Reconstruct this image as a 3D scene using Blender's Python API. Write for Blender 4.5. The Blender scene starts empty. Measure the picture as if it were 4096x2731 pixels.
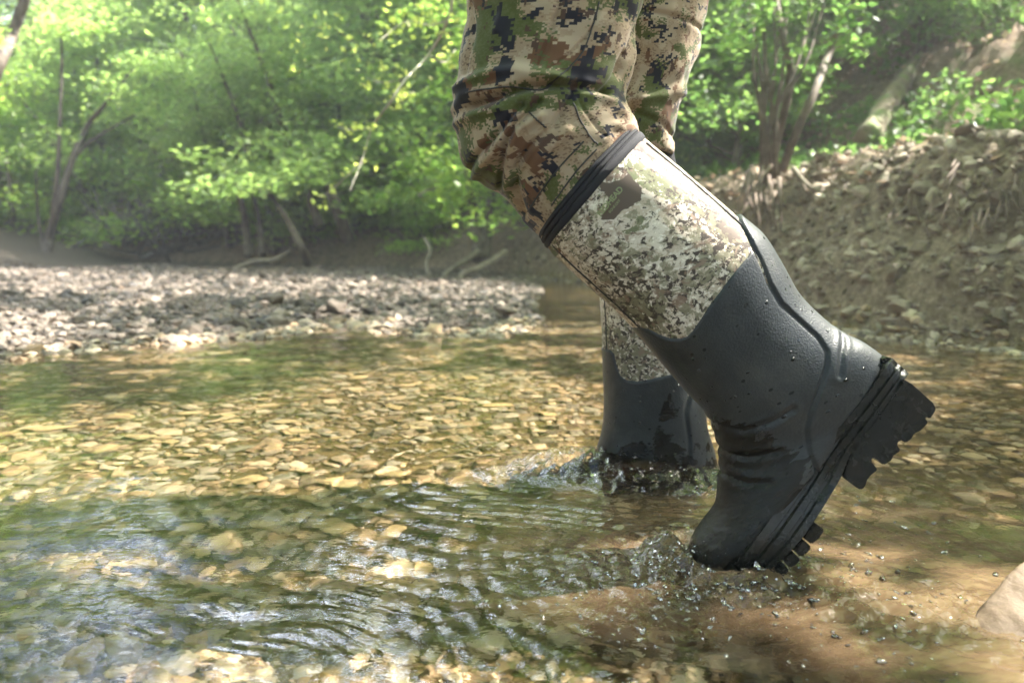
import bpy, math, random
import numpy as np
from mathutils import Vector
rs = np.random.RandomState(7)
random.seed(7)
sc = bpy.context.scene
C = sc.collection
# ------------------------------------------------------------------ camera, world, sun, exposure
CAMH, PITCH, FPX = 0.36, math.radians(7.16), 796.4
cam = bpy.data.cameras.new('camera'); co = bpy.data.objects.new('camera', cam); C.objects.link(co)
co.location = (0, 0, CAMH); co.rotation_euler = (math.pi/2-PITCH, 0, 0)
cam.lens = 28; cam.sensor_width = 36; cam.clip_start = 0.02; cam.clip_end = 500
cam.dof.use_dof = True; cam.dof.focus_distance = 0.93; cam.dof.aperture_fstop = 5.0
sc.camera = co
S = np.array([0.61, 0.11, 0.785]); S = S/np.linalg.norm(S)          # towards the sun
w = bpy.data.worlds.new('World'); sc.world = w; w.use_nodes = True
sky = w.node_tree.nodes.new('ShaderNodeTexSky'); sky.sky_type = 'NISHITA'; sky.sun_disc = False
sky.sun_elevation = math.asin(S[2]); sky.sun_rotation = math.atan2(S[0], S[1]); sky.air_density = 1.0; sky.dust_density = 2.5
def _glint_clouds():
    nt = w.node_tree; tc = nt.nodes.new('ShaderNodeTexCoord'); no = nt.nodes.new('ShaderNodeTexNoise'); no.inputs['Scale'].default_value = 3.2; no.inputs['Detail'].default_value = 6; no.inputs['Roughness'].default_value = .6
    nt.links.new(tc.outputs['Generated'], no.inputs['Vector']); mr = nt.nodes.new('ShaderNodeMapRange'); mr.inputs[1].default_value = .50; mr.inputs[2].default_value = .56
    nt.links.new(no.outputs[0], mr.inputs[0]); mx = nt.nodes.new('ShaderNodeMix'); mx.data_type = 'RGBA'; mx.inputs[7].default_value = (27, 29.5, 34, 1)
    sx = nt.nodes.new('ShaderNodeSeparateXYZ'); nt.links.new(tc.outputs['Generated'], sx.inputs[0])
    fr = nt.nodes.new('ShaderNodeMapRange'); fr.inputs[1].default_value = .25; fr.inputs[2].default_value = .55; nt.links.new(sx.outputs['Y'], fr.inputs[0])   # added cloud bank, kept to the sky ahead that the water mirrors
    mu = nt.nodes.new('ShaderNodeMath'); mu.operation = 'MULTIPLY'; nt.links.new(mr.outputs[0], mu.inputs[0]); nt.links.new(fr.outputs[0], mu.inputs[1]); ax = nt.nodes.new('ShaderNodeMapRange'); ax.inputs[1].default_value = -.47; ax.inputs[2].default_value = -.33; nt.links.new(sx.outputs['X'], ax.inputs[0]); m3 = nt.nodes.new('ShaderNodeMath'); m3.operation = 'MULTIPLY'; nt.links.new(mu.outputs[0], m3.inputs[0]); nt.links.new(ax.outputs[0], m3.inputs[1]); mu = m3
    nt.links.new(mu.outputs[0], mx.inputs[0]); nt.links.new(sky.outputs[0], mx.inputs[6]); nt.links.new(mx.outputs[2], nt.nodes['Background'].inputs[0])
_glint_clouds()                                 # bright clouds added to the Nishita sky to give glints on the water
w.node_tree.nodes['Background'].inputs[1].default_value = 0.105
sun = bpy.data.lights.new('sun', 'SUN'); sun.energy = 5.0; sun.angle = math.radians(0.5); sun.color = (1, 0.945, 0.875)
so = bpy.data.objects.new('sun', sun); C.objects.link(so)
so.rotation_euler = Vector(S).to_track_quat('Z', 'Y').to_euler()
vs = sc.view_settings; vs.view_transform = 'Standard'; vs.look = 'None'; vs.exposure = 2.85; vs.gamma = 1
sc.cycles.use_denoising = True
sc.cycles.max_bounces = 10; sc.cycles.transparent_max_bounces = 16; sc.cycles.transmission_bounces = 6
sc.cycles.diffuse_bounces = 5; sc.cycles.glossy_bounces = 3
sc.cycles.caustics_refractive = True; sc.cycles.caustics_reflective = False
sc.cycles.sample_clamp_indirect = 8

FW = np.array([0, math.cos(PITCH), -math.sin(PITCH)]); UP = np.array([0, math.sin(PITCH), math.cos(PITCH)])
def ray(px, py): return FW + np.array([1, 0, 0])*((px-512)/FPX) - UP*((py-341)/FPX)
def W(px, py, Y):                       # photo pixel (1024 wide) -> point at distance Y
    d = ray(px, py); return np.array([0, 0, CAMH]) + d*(Y/d[1])
def G(px, py, z=0.0):                   # photo pixel -> point at height z
    d = ray(px, py); return np.array([0, 0, CAMH]) + d*((z-CAMH)/d[2])
def toPx(P):                            # world -> photo pixel
    P = np.asarray(P); q = P-np.array([0, 0, CAMH]); d = q@FW
    return 512+FPX*q[..., 0]/d, 341-FPX*(q@UP)/d

# ------------------------------------------------------------------ numeric helpers
def pn(x, y, seed=0):
    x = np.asarray(x, float); y = np.asarray(y, float)
    r = np.random.RandomState(seed); ang = r.rand(256, 256)*2*np.pi
    xi = np.floor(x).astype(int); yi = np.floor(y).astype(int); xf = x-xi; yf = y-yi
    u = xf**3*(xf*(xf*6-15)+10); v = yf**3*(yf*(yf*6-15)+10)
    def g(a, b):
        A = ang[(xi+a) & 255, (yi+b) & 255]; return np.cos(A)*(xf-a)+np.sin(A)*(yf-b)
    return 1.4*((g(0, 0)*(1-u)+g(1, 0)*u)*(1-v)+(g(0, 1)*(1-u)+g(1, 1)*u)*v)
def fbm(x, y, seed=0, o=3):
    s = 0; a = 1
    for i in range(o): s = s+a*pn(x*2**i, y*2**i, seed+i); a *= .5
    return s
def sstep(a, b, x): t = np.clip((x-a)/(b-a), 0, 1); return t*t*(3-2*t)
def segdist(px, py, pts):
    d = np.full(np.shape(px), 1e9)
    for (x0, y0), (x1, y1) in zip(pts[:-1], pts[1:]):
        dx, dy = x1-x0, y1-y0; L = dx*dx+dy*dy+1e-12
        t = np.clip(((px-x0)*dx+(py-y0)*dy)/L, 0, 1)
        d = np.minimum(d, np.hypot(px-x0-t*dx, py-y0-t*dy))
    return d
def inpoly(px, py, pts):
    ins = np.zeros(np.shape(px), bool); n = len(pts)
    for i in range(n):
        x0, y0 = pts[i]; x1, y1 = pts[(i+1) % n]
        c = ((y0 > py) != (y1 > py)) & (px < (x1-x0)*(py-y0)/((y1-y0) or 1e-9)+x0); ins ^= c
    return ins
def sdpoly(px, py, pts):                # positive inside
    d = segdist(px, py, list(pts)+[pts[0]]); return np.where(inpoly(px, py, pts), d, -d)

# ------------------------------------------------------------------ mesh helpers
def mesh_np(name, V, F, mat=None, smooth=True, uv=None, attrs=None):
    V = np.asarray(V, np.float32); F = np.asarray(F, np.int32); k = F.shape[1]
    me = bpy.data.meshes.new(name); me.vertices.add(len(V)); me.vertices.foreach_set('co', V.ravel())
    me.loops.add(F.size); me.loops.foreach_set('vertex_index', F.ravel())
    me.polygons.add(len(F)); me.polygons.foreach_set('loop_start', np.arange(0, F.size, k, dtype=np.int32))
    me.polygons.foreach_set('loop_total', np.full(len(F), k, np.int32)); me.update(calc_edges=True)
    me.polygons.foreach_set('use_smooth', np.full(len(F), smooth, bool))
    if uv is not None:
        l = me.uv_layers.new(name='UVMap'); l.data.foreach_set('uv', np.asarray(uv, np.float32)[F.ravel()].ravel())
    for a, val in (attrs or {}).items():
        at = me.attributes.new(a, 'FLOAT', 'POINT'); at.data.foreach_set('value', np.asarray(val, np.float32).ravel())
    if mat: me.materials.append(mat)
    return me
def link(name, me, parent=None, loc=None):
    o = bpy.data.objects.new(name, me); C.objects.link(o)
    if parent is not None: o.parent = parent
    if loc is not None: o.location = loc
    return o
def tag(o, label=None, cat=None, group=None, kind=None):
    if label: o['label'] = label
    if cat: o['category'] = cat
    if group: o['group'] = group
    if kind: o['kind'] = kind
    return o
def empty(name, loc=(0, 0, 0)):
    o = bpy.data.objects.new(name, None); C.objects.link(o); o.location = loc; o.empty_display_size = .1; return o
def grid_faces(n, m, wrap=False):
    i = np.arange(n-1)[:, None]; j = np.arange(m if wrap else m-1)[None, :]; j2 = (j+1) % m
    return np.stack([i*m+j, i*m+j2, (i+1)*m+j2, (i+1)*m+j], -1).reshape(-1, 4)
def join(parts):                         # [(V,F)] -> V,F
    Vs, Fs, o = [], [], 0
    for V, F in parts: Vs.append(V); Fs.append(np.asarray(F)+o); o += len(V)
    return np.concatenate(Vs), np.concatenate(Fs)
def catmull(P, n):
    P = np.asarray(P, float); k = len(P); t = np.linspace(0, k-1, n); return cat_at(P, t)
def cat_at(P, t):
    P = np.asarray(P, float); k = len(P); t = np.clip(t, 0, k-1-1e-9); i = np.floor(t).astype(int); f = (t-i)[..., None]
    g = lambda j: P[np.clip(j, 0, k-1)]
    p0, p1, p2, p3 = g(i-1), g(i), g(i+1), g(i+2)
    p0 = np.where((i == 0)[..., None], 2*p1-p2, p0); p3 = np.where((i >= k-2)[..., None], 2*p2-p1, p3)
    return .5*(2*p1+(p2-p0)*f+(2*p0-5*p1+4*p2-p3)*f**2+(3*p1-p0-3*p2+p3)*f**3)
def tube(P, R, m=8, n=None, rough=0, seed=0):
    P = np.asarray(P, float); R = np.asarray(R, float)
    if n: PR = catmull(np.c_[P, R], n); P, R = PR[:, :3], np.maximum(PR[:, 3], 1e-4)
    T = np.gradient(P, axis=0); T /= np.linalg.norm(T, axis=1)[:, None]+1e-9
    ref = np.array([0, 0, 1.0]) if abs(T[0, 2]) < .8 else np.array([1.0, 0, 0]); A = []
    for t in T:
        a = ref-t*(ref@t); a /= np.linalg.norm(a); A.append(a); ref = a
    A = np.array(A); B = np.cross(T, A); th = np.linspace(0, 2*np.pi, m, endpoint=False)
    r = R[:, None]*(1+(rough*np.random.RandomState(seed).randn(len(P), m) if rough else 0))
    V = P[:, None]+A[:, None]*(np.cos(th)[None, :, None]*r[..., None])+B[:, None]*(np.sin(th)[None, :, None]*r[..., None])
    V = V.reshape(-1, 3); F = grid_faces(len(P), m, True); k = len(V)
    V = np.vstack([V, P[0], P[-1]]); j = np.arange(m); j2 = (j+1) % m; b = (len(P)-1)*m
    caps = np.vstack([np.stack([np.full(m, k), j2, j, j], -1), np.stack([np.full(m, k+1), b+j, b+j2, b+j2], -1)])
    return V, F, caps
def tubes_mesh(name, lst, mat, m=8, rough=0):
    Vs, Fs, Cs, o = [], [], [], 0
    for q, (P, R, n) in enumerate(lst):
        V, F, cp = tube(P, R, m, n, rough, q); Vs.append(V); Fs.append(F+o); Cs.append(cp[:, :3]+o); o += len(V)
    return mixed(name, np.vstack(Vs), [np.vstack(Fs), np.vstack(Cs)], mat)
def mixed(name, V, Fl, mat=None, smooth=True, uv=None):
    me = bpy.data.meshes.new(name); V = np.asarray(V, np.float32)
    me.vertices.add(len(V)); me.vertices.foreach_set('co', V.ravel())
    li = np.concatenate([np.asarray(F).ravel() for F in Fl]).astype(np.int32)
    lt = np.concatenate([np.full(len(F), np.asarray(F).shape[1]) for F in Fl]).astype(np.int32)
    me.loops.add(len(li)); me.loops.foreach_set('vertex_index', li); me.polygons.add(len(lt))
    me.polygons.foreach_set('loop_start', np.concatenate([[0], np.cumsum(lt)[:-1]]).astype(np.int32))
    me.polygons.foreach_set('loop_total', lt); me.update(calc_edges=True)
    me.polygons.foreach_set('use_smooth', np.full(len(lt), smooth, bool))
    if uv is not None:
        l = me.uv_layers.new(name='UVMap'); l.data.foreach_set('uv', np.asarray(uv, np.float32)[li].ravel())
    if mat: me.materials.append(mat)
    return me

# ------------------------------------------------------------------ materials
class NT:
    def __init__(s, name):
        s.m = bpy.data.materials.new(name); s.m.use_nodes = True; s.t = s.m.node_tree; s.t.nodes.clear()
    def n(s, typ, ins=None, **p):
        nd = s.t.nodes.new('ShaderNode'+typ)
        for k, v in p.items(): setattr(nd, k, v)
        for k, v in (ins or {}).items():
            sk = nd.inputs[k]
            if isinstance(v, bpy.types.NodeSocket): s.t.links.new(v, sk)
            elif isinstance(v, bpy.types.Node): s.t.links.new(v.outputs[0], sk)
            else:
                if isinstance(v, tuple) and len(v) == 3 and sk.type == 'RGBA': v = v+(1,)
                sk.default_value = v
        return nd
    def coord(s, k='Object'): return s.n('TexCoord').outputs[k]
    def noise(s, vec, scale, detail=3, rough=.55, dist=0): return s.n('TexNoise', {'Vector': vec, 'Scale': scale, 'Detail': detail, 'Roughness': rough, 'Distortion': dist}).outputs[0]
    def vor(s, vec, scale, feat='F1', out=0): return s.n('TexVoronoi', {'Vector': vec, 'Scale': scale}, feature=feat).outputs[out]
    def math(s, op, a, b=0.0, c=False): return s.n('Math', {0: a, 1: b}, operation=op, use_clamp=c).outputs[0]
    def rng(s, v, a, b, c=0.0, d=1.0): return s.n('MapRange', {0: v, 1: a, 2: b, 3: c, 4: d}).outputs[0]
    def ramp(s, v, stops, interp='LINEAR'):
        r = s.n('ValToRGB', {0: v}); cr = r.color_ramp; cr.interpolation = interp
        while len(cr.elements) < len(stops): cr.elements.new(.5)
        for e, (p, c) in zip(cr.elements, stops): e.position = p; e.color = tuple(c)+(1,)
        return r.outputs[0]
    def mix(s, f, a, b):
        return s.n('Mix', {0: f, 6: a, 7: b}, data_type='RGBA').outputs[2]
    def scale(s, vec, v): return s.n('VectorMath', {0: vec, 1: v}, operation='MULTIPLY').outputs[0]
    def bump(s, h, st=.3, d=.01, nrm=None):
        i = {'Height': h, 'Strength': st, 'Distance': d}
        if nrm: i['Normal'] = nrm
        return s.n('Bump', i).outputs[0]
    def out(s, sh): s.n('OutputMaterial', {0: sh}); return s.m
    def pbr(s, col, rough=.6, nrm=None, spec=.5, **k):
        i = {'Base Color': col, 'Roughness': rough, 'Specular IOR Level': spec}; i.update(k)
        if nrm is not None: i['Normal'] = nrm
        return s.n('BsdfPrincipled', i).outputs[0]

def leaf_mat(name, cols, trans=.6, rough=.5):
    t = NT(name); r = t.n('NewGeometry').outputs['Random Per Island']
    c = t.ramp(r, [(i/(len(cols)-1), c) for i, c in enumerate(cols)])
    c2 = t.n('HueSaturation', {'Saturation': .95, 'Value': 2.4, 'Color': c}).outputs[0]
    d = t.n('BsdfDiffuse', {0: c}); tr = t.n('BsdfTranslucent', {0: c2}); g = t.n('BsdfGlossy', {0: (.6, .6, .6), 1: .45})
    m = t.n('MixShader', {0: trans, 1: d.outputs[0], 2: tr.outputs[0]})
    return t.out(t.n('MixShader', {0: .06, 1: m.outputs[0], 2: g.outputs[0]}).outputs[0])
M = {}
M['leafA'] = leaf_mat('leaf_fresh_green', [(.11, .19, .04), (.18, .27, .055), (.27, .36, .08)])
M['leafB'] = leaf_mat('leaf_yellow_green', [(.10, .19, .025), (.17, .27, .035), (.26, .34, .05)])
M['leafC'] = leaf_mat('leaf_deep_green', [(.04, .09, .018), (.07, .13, .026), (.11, .17, .035)])
M['leafD'] = leaf_mat('leaf_mid_green', [(.035, .10, .02), (.06, .15, .03), (.09, .19, .035)])
M['leafY'] = leaf_mat('leaf_new_yellow', [(.30, .36, .06), (.38, .42, .08)])

def bark():
    t = NT('bark'); c = t.coord(); n = t.noise(t.scale(c, (1, 1, .25)), 22, 5)
    col = t.ramp(n, [(.3, (.035, .026, .02)), (.5, (.09, .07, .052)), (.7, (.17, .14, .11))])
    return t.out(t.pbr(col, .85, t.bump(n, .7, .02)))
M['bark'] = bark()
def wood(name, a, b, moss=0):
    t = NT(name); c = t.coord(); n = t.noise(c, 14, 5)
    col = t.ramp(n, [(.3, a), (.7, b)])
    if moss: col = t.mix(t.rng(t.noise(c, 5), .45, .6), col, (.09, .13, .03))
    return t.out(t.pbr(col, .85, t.bump(n, .6, .01)))
M['root'] = wood('pale_root', (.13, .10, .075), (.32, .27, .21))
M['deadwood'] = wood('dead_wood', (.05, .042, .036), (.15, .13, .11))
M['mossy'] = wood('mossy_wood', (.05, .037, .022), (.17, .125, .08), 1)
M['twig'] = wood('pale_twig', (.25, .22, .17), (.5, .45, .36))
M['clumpbark'] = wood('grey_brown_bark', (.045, .035, .027), (.16, .125, .095))
M['darkroot'] = wood('dark_root', (.05, .035, .026), (.17, .12, .085))

def stone(name, cols, wet=0.0, rough=.75):
    t = NT(name); r = t.n('NewGeometry').outputs['Random Per Island']; oi = t.n('ObjectInfo').outputs['Random']
    rr = t.math('FRACT', t.math('ADD', r, oi)); c = t.coord()
    base = t.ramp(rr, [(i/(len(cols)-1), q) for i, q in enumerate(cols)])
    n = t.noise(c, 45, 6, .65); n2 = t.noise(c, 9, 3)
    v = t.math('MULTIPLY', t.rng(n, .25, .75, .62, 1.3), t.rng(n2, .3, .7, .8, 1.15))
    col = t.n('VectorMath', {0: base}, operation='SCALE'); t.t.links.new(v, col.inputs['Scale'])
    return t.out(t.pbr(col.outputs[0], rough, t.bump(n, .5, .004), spec=.35))
M['bed'] = stone('creek_bed_stone', [(.07, .05, .03), (.22, .15, .085), (.36, .26, .165), (.50, .40, .28), (.19, .155, .12), (.40, .28, .165), (.29, .19, .11), (.11, .088, .055), (.35, .30, .23), (.16, .13, .08)])
M['bar'] = stone('gravel_bar_stone', [(.04, .033, .027), (.10, .083, .066), (.16, .13, .10), (.075, .057, .043), (.24, .195, .155), (.13, .10, .075), (.065, .06, .057), (.10, .068, .045)])
M['bank'] = stone('bank_stone', [(.11, .085, .062), (.20, .16, .12), (.31, .25, .19), (.15, .115, .085), (.42, .35, .275), (.13, .10, .075)])
M['slab'] = stone('golden_slab', [(.42, .30, .15), (.52, .38, .21), (.36, .26, .13), (.46, .35, .22)])
def boulder():
    t = NT('foreground_rock'); c = t.coord(); n = t.noise(c, 22, 7, .65); n2 = t.noise(t.scale(c, (1, 2.5, 2)), 9, 3, .5, .6)
    col = t.ramp(n, [(.3, (.06, .042, .025)), (.5, (.10, .071, .045)), (.7, (.135, .10, .068))])
    col = t.mix(t.rng(n2, .5, .65, 0, .5), col, (.10, .065, .035))
    return t.out(t.pbr(col, .7, t.bump(t.math('ADD', n, t.math('MULTIPLY', n2, .4)), .8, .005), spec=.2))
M['boulder'] = boulder()

def ground_mat():
    t = NT('ground'); c = t.coord()
    a = lambda k: t.n('Attribute', attribute_name=k).outputs['Fac']
    n = t.noise(c, 3, 6, .65); f = t.noise(c, 38, 6, .7); f2 = t.noise(c, 11, 4)
    litter = t.ramp(f, [(.3, (.05, .036, .024)), (.5, (.14, .10, .07)), (.68, (.27, .20, .145))])
    litter = t.mix(t.rng(n, .52, .62, 0, .65), litter, (.06, .10, .025))
    soil = t.ramp(f, [(.3, (.08, .057, .038)), (.55, (.24, .185, .135)), (.75, (.42, .34, .26))])
    soil = t.mix(t.rng(f2, .5, .7, 0, .6), soil, (.10, .072, .05))
    gravel = t.ramp(f, [(.3, (.05, .04, .03)), (.6, (.13, .105, .08)), (.75, (.19, .16, .125))])
    bed = t.ramp(f, [(.3, (.045, .035, .015)), (.55, (.15, .105, .045)), (.75, (.25, .18, .085))])
    col = t.mix(a('bank'), litter, soil); col = t.mix(a('bar'), col, gravel); col = t.mix(a('bed'), col, bed)
    return t.out(t.pbr(col, .9, t.bump(f, .8, .03), spec=.2))
M['ground'] = ground_mat()

def water_mat():
    t = NT('creek_water'); c = t.coord('Object')
    n1 = t.noise(t.scale(c, (1, 1.6, 1)), 55, 2, .5, .4); n2 = t.noise(t.scale(c, (1, 1.4, 1)), 150, 2, .5)
    rip = t.n('Attribute', attribute_name='ripple').outputs['Fac']
    h = t.math('MULTIPLY', t.math('ADD', n1, t.math('MULTIPLY', n2, .35)), rip)
    b = t.bump(h, 1.0, .0035)
    fr = t.n('Fresnel', {'IOR': 1.37, 'Normal': b}).outputs[0]
    gl = t.n('BsdfGlossy', {0: (1, 1, 1), 1: .02, 'Normal': b}); gl.distribution = 'GGX'
    silt = t.n('Attribute', attribute_name='silt').outputs['Fac']
    sn = t.noise(c, 6, 5, .6, 1.0)
    sf = t.math('MULTIPLY', silt, t.rng(sn, .3, .6, .86, 1.12), True)
    refr = t.n('BsdfRefraction', {0: (.97, .95, .87), 1: 0.0, 'IOR': 1.33, 'Normal': b})
    sfine = t.noise(t.scale(c, (1, 2.2, 1)), 30, 4, .6, .8)
    scol = t.mix(t.rng(sfine, .3, .7), (.062, .040, .021), (.112, .076, .044))
    sd = t.n('BsdfDiffuse', {0: scol, 'Normal': t.n('CombineXYZ', {'Z': 1.0}).outputs[0]})
    body = t.n('MixShader', {0: sf, 1: refr.outputs[0], 2: sd.outputs[0]})
    return t.out(t.n('MixShader', {0: fr, 1: body.outputs[0], 2: gl.outputs[0]}).outputs[0])
M['water'] = water_mat()
def drop_mat():
    t = NT('water_drops')
    return t.out(t.n('MixShader', {0: t.n('Fresnel', {'IOR': 2.0}).outputs[0], 1: t.n('BsdfTransparent', {0: (1, 1, 1)}).outputs[0], 2: t.n('BsdfGlossy', {0: (1, 1, 1), 1: .06}).outputs[0]}).outputs[0])
M['drops'] = drop_mat()

def digital_camo():
    t = NT('digital_camo_cloth'); uv = t.coord('UV')
    def snap(sx, sy): return t.n('VectorMath', {0: uv, 1: (sx, sy, 1.0)}, operation='SNAP').outputs[0]
    big = snap(.0036, .0026); sm = snap(.0021, .0015)
    wn = t.n('TexWhiteNoise', {0: sm}, noise_dimensions='2D').outputs['Value']
    wn2 = t.n('TexWhiteNoise', {0: big}, noise_dimensions='2D').outputs['Value']
    def off(v, o): return t.n('VectorMath', {0: v, 1: o}, operation='ADD').outputs[0]
    def field(v, o, sc_, det=2): return t.noise(off(v, o), sc_, det, .6, .3)
    d1 = t.math('MULTIPLY', t.math('SUBTRACT', wn, .5), .07); d2 = t.math('MULTIPLY', t.math('SUBTRACT', wn2, .5), .06)
    col = t.mix(t.math('GREATER_THAN', wn, .8), (.29, .215, .14), (.18, .125, .08))
    f = t.math('ADD', field(sm, (3, 1, 0), 30), d1); col = t.mix(t.math('GREATER_THAN', f, .53), col, (.34, .27, .185))
    f = t.math('ADD', field(big, (7, 2, 0), 20), d2); col = t.mix(t.math('GREATER_THAN', f, .60), col, (.125, .065, .036))
    f = t.math('ADD', field(big, (1, 9, 0), 19), d2); col = t.mix(t.math('GREATER_THAN', f, .56), col, (.075, .088, .026))
    f = t.math('ADD', field(sm, (1, 9, 0), 19), d1); g = t.math('MULTIPLY', t.math('GREATER_THAN', f, .54), t.math('GREATER_THAN', wn, .55)); col = t.mix(g, col, (.09, .10, .04))
    f = t.math('ADD', field(big, (5, 5, 0), 26, 3), d2); col = t.mix(t.math('GREATER_THAN', f, .575), col, (.021, .020, .027))
    f = t.math('ADD', field(sm, (2, 7, 0), 45), d1); col = t.mix(t.math('GREATER_THAN', f, .64), col, (.075, .045, .032))
    n = t.noise(uv, 900, 2)
    return t.out(t.pbr(col, .85, t.bump(n, .25, .0008), spec=.2, **{'Sheen Weight': .15}))
M['camo'] = digital_camo()
def lichen_camo():
    t = NT('lichen_camo_neoprene'); uv = t.coord('UV')
    def off(v, o): return t.n('VectorMath', {0: v, 1: o}, operation='ADD').outputs[0]
    n1 = t.noise(uv, 165, 5, .68, .5); n2 = t.noise(off(uv, (4, 3, 0)), 13, 3, .6, .5); n3 = t.noise(off(uv, (9, 1, 0)), 15, 3, .6, .6)
    n4 = t.noise(off(uv, (2, 8, 0)), 55, 5, .7, 1.0)
    base = t.mix(t.rng(n4, .44, .56), (.58, .52, .43), (.42, .35, .27))
    g = t.math('GREATER_THAN', t.math('ADD', n2, t.math('MULTIPLY', n4, .3)), .765); col = t.mix(g, base, (.15, .155, .085))
    b = t.math('GREATER_THAN', t.math('ADD', n3, t.math('MULTIPLY', n1, .3)), .775); col = t.mix(b, col, (.15, .095, .07))
    k = t.rng(t.noise(off(uv, (6, 6, 0)), 11, 2), .35, .65, -.06, .10)
    d = t.rng(t.math('ADD', n1, k), .520, .545); col = t.mix(d, col, (.055, .042, .034))
    l = t.rng(n1, .40, .38); col = t.mix(l, col, (.72, .67, .58))
    n5 = t.noise(off(uv, (3, 3, 0)), 75, 6, .7, .6); col = t.mix(t.rng(t.math('ADD', n5, t.math('MULTIPLY', k, .6)), .53, .56, 0, .85), col, (.20, .185, .12))
    n6 = t.noise(off(uv, (7, 5, 0)), 60, 6, .7, .6); col = t.mix(t.rng(n6, .57, .60, 0, .85), col, (.21, .145, .105))
    col = t.mix(t.rng(t.math('ADD', t.n('Attribute', attribute_name='green').outputs['Fac'], t.math('MULTIPLY', t.math('SUBTRACT', n4, .5), 1.5)), .48, .54), col, (.13, .145, .07))
    col = t.mix(t.rng(t.math('ADD', t.n('Attribute', attribute_name='brown').outputs['Fac'], t.math('MULTIPLY', t.math('SUBTRACT', n4, .5), 1.5)), .48, .54), col, (.10, .075, .058))
    n = t.noise(uv, 1300, 2)
    return t.out(t.pbr(col, .7, t.bump(n, .2, .0006), spec=.3))
M['lichen'] = lichen_camo()
def rubber(name='grey_rubber', foot=True):
    t = NT(name); c = t.coord('UV'); ob = t.coord('Object')
    tex = t.vor(c, 650, 'SMOOTH_F1'); n = t.noise(c, 22, 7, .62, .3); a = t.n('Attribute', attribute_name='wet').outputs['Fac']
    wet = t.rng(t.math('ADD', t.math('MULTIPLY', t.math('SUBTRACT', n, .5), 1.6), a), .47, .53)
    dr = t.vor(c, 100, 'F1'); dsel = t.vor(c, 100, 'F1', 1)
    sep = t.n('SeparateColor', {0: dsel}).outputs[0]
    drop = t.math('MULTIPLY', t.rng(dr, .20, .14), t.math('GREATER_THAN', sep, .30))
    col = t.mix(wet, t.mix(t.rng(t.noise(c, 26, 6, .7), .35, .65), (.010, .0135, .0155), (.024, .0285, .031)), t.mix(t.rng(t.noise(c, 60, 5), .4, .65), (.004, .0048, .004), (.012, .010, .0075)))
    dust = t.math('MULTIPLY', t.rng(t.noise(t.scale(c, (1, .4, 1)), 22, 6, .7), .5, .75, 0, .28), t.math('SUBTRACT', 1.0, wet)); col = t.mix(dust, col, (.12, .11, .09))
    col = t.mix(t.math('MULTIPLY', drop, .9), col, (.012, .014, .015))
    rg = t.mix(wet, (.45, .45, .45), (.10, .10, .10)); rg = t.mix(drop, rg, (.05, .05, .05))
    b = t.bump(tex, t.rng(wet, 0, 1, .45, .15), .0008); b = t.bump(t.math('SUBTRACT', 1.0, t.rng(dr, 0, .20)), t.math('MULTIPLY', t.math('GREATER_THAN', sep, .62), .9), .003, b)
    b = t.bump(t.noise(c, 70, 6, .7, .8), t.math('MULTIPLY', wet, .8), .0025, b)
    return t.out(t.pbr(col, rg, b, spec=t.rng(wet, 0, 1, .38, .26)))
M['rubber'] = rubber()
def sole_mat():
    t = NT('wet_black_outsole'); ob = t.coord(); n = t.noise(ob, 90, 5, .65, .5); n2 = t.noise(ob, 25, 4)
    col = t.ramp(n2, [(.35, (.004, .005, .004)), (.55, (.008, .009, .0075)), (.7, (.018, .014, .011))])
    w_ = t.n('TexWave', {'Vector': ob, 'Scale': 330.0, 'Distortion': .6}).outputs[0]
    b = t.bump(n, .5, .0018); b = t.bump(w_, .2, .0006, b)
    return t.out(t.pbr(col, t.rng(n, .35, .65, .08, .35), b, spec=.28))
M['sole'] = sole_mat()
def cloth(name, col):
    t = NT(name); uv = t.coord('UV'); n = t.noise(uv, 900, 2); wv = t.n('TexWave', {'Vector': uv, 'Scale': 500.0}).outputs[0]
    return t.out(t.pbr(col, .8, t.bump(t.math('ADD', n, wv), .4, .0008), spec=.3))
M['bind'] = cloth('black_knit_binding', (.018, .018, .022))
M['seam'] = cloth('dark_seam_tape', (.03, .03, .032))
def flat(name, col, r=.7):
    t = NT(name); n = t.noise(t.coord(), 800, 2); return t.out(t.pbr(col, r, t.bump(n, .2, .0005)))
M['print'] = flat('olive_print', (.20, .23, .11)); M['patch'] = flat('brown_print', (.07, .05, .042))
M['eyes'] = flat('black_cloth', (.03, .03, .03))

# ------------------------------------------------------------------ terrain
def g2(pts, z=0): return [tuple(G(a*.43537, b*.43537, z)[:2]) for a, b in pts]      # 2352-px picture -> ground
bar_near = g2([(0, 822), (100, 808), (250, 792), (420, 782), (600, 772), (700, 755), (760, 742), (850, 730), (875, 762), (1000, 768), (1130, 765), (1205, 742), (1190, 700), (1215, 668)])
bank_near = [(3.4, .9), (2.35, 1.7), (1.72, 2.45), (1.42, 2.95), (1.28, 3.4), (1.22, 4.2), (1.15, 4.9), (1.0, 5.7), (.8, 6.5), (.55, 7.3), (.25, 7.9)]
water_poly = [(-9, -8)] + [(-9, 2.3), (-3.5, 2.45)] + bar_near + bank_near[::-1] + [(5, -.5), (7, -8)]
bank_line = [(9, -8), (5, -.5)] + bank_near + [(-.6, 8.9), (-2.2, 10.0), (-4.5, 11.2), (-7.5, 13.0), (-12, 14.5), (-60, 22)]
bank_poly = bank_line + [(-60, 90), (60, 90), (60, -8)]
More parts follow.
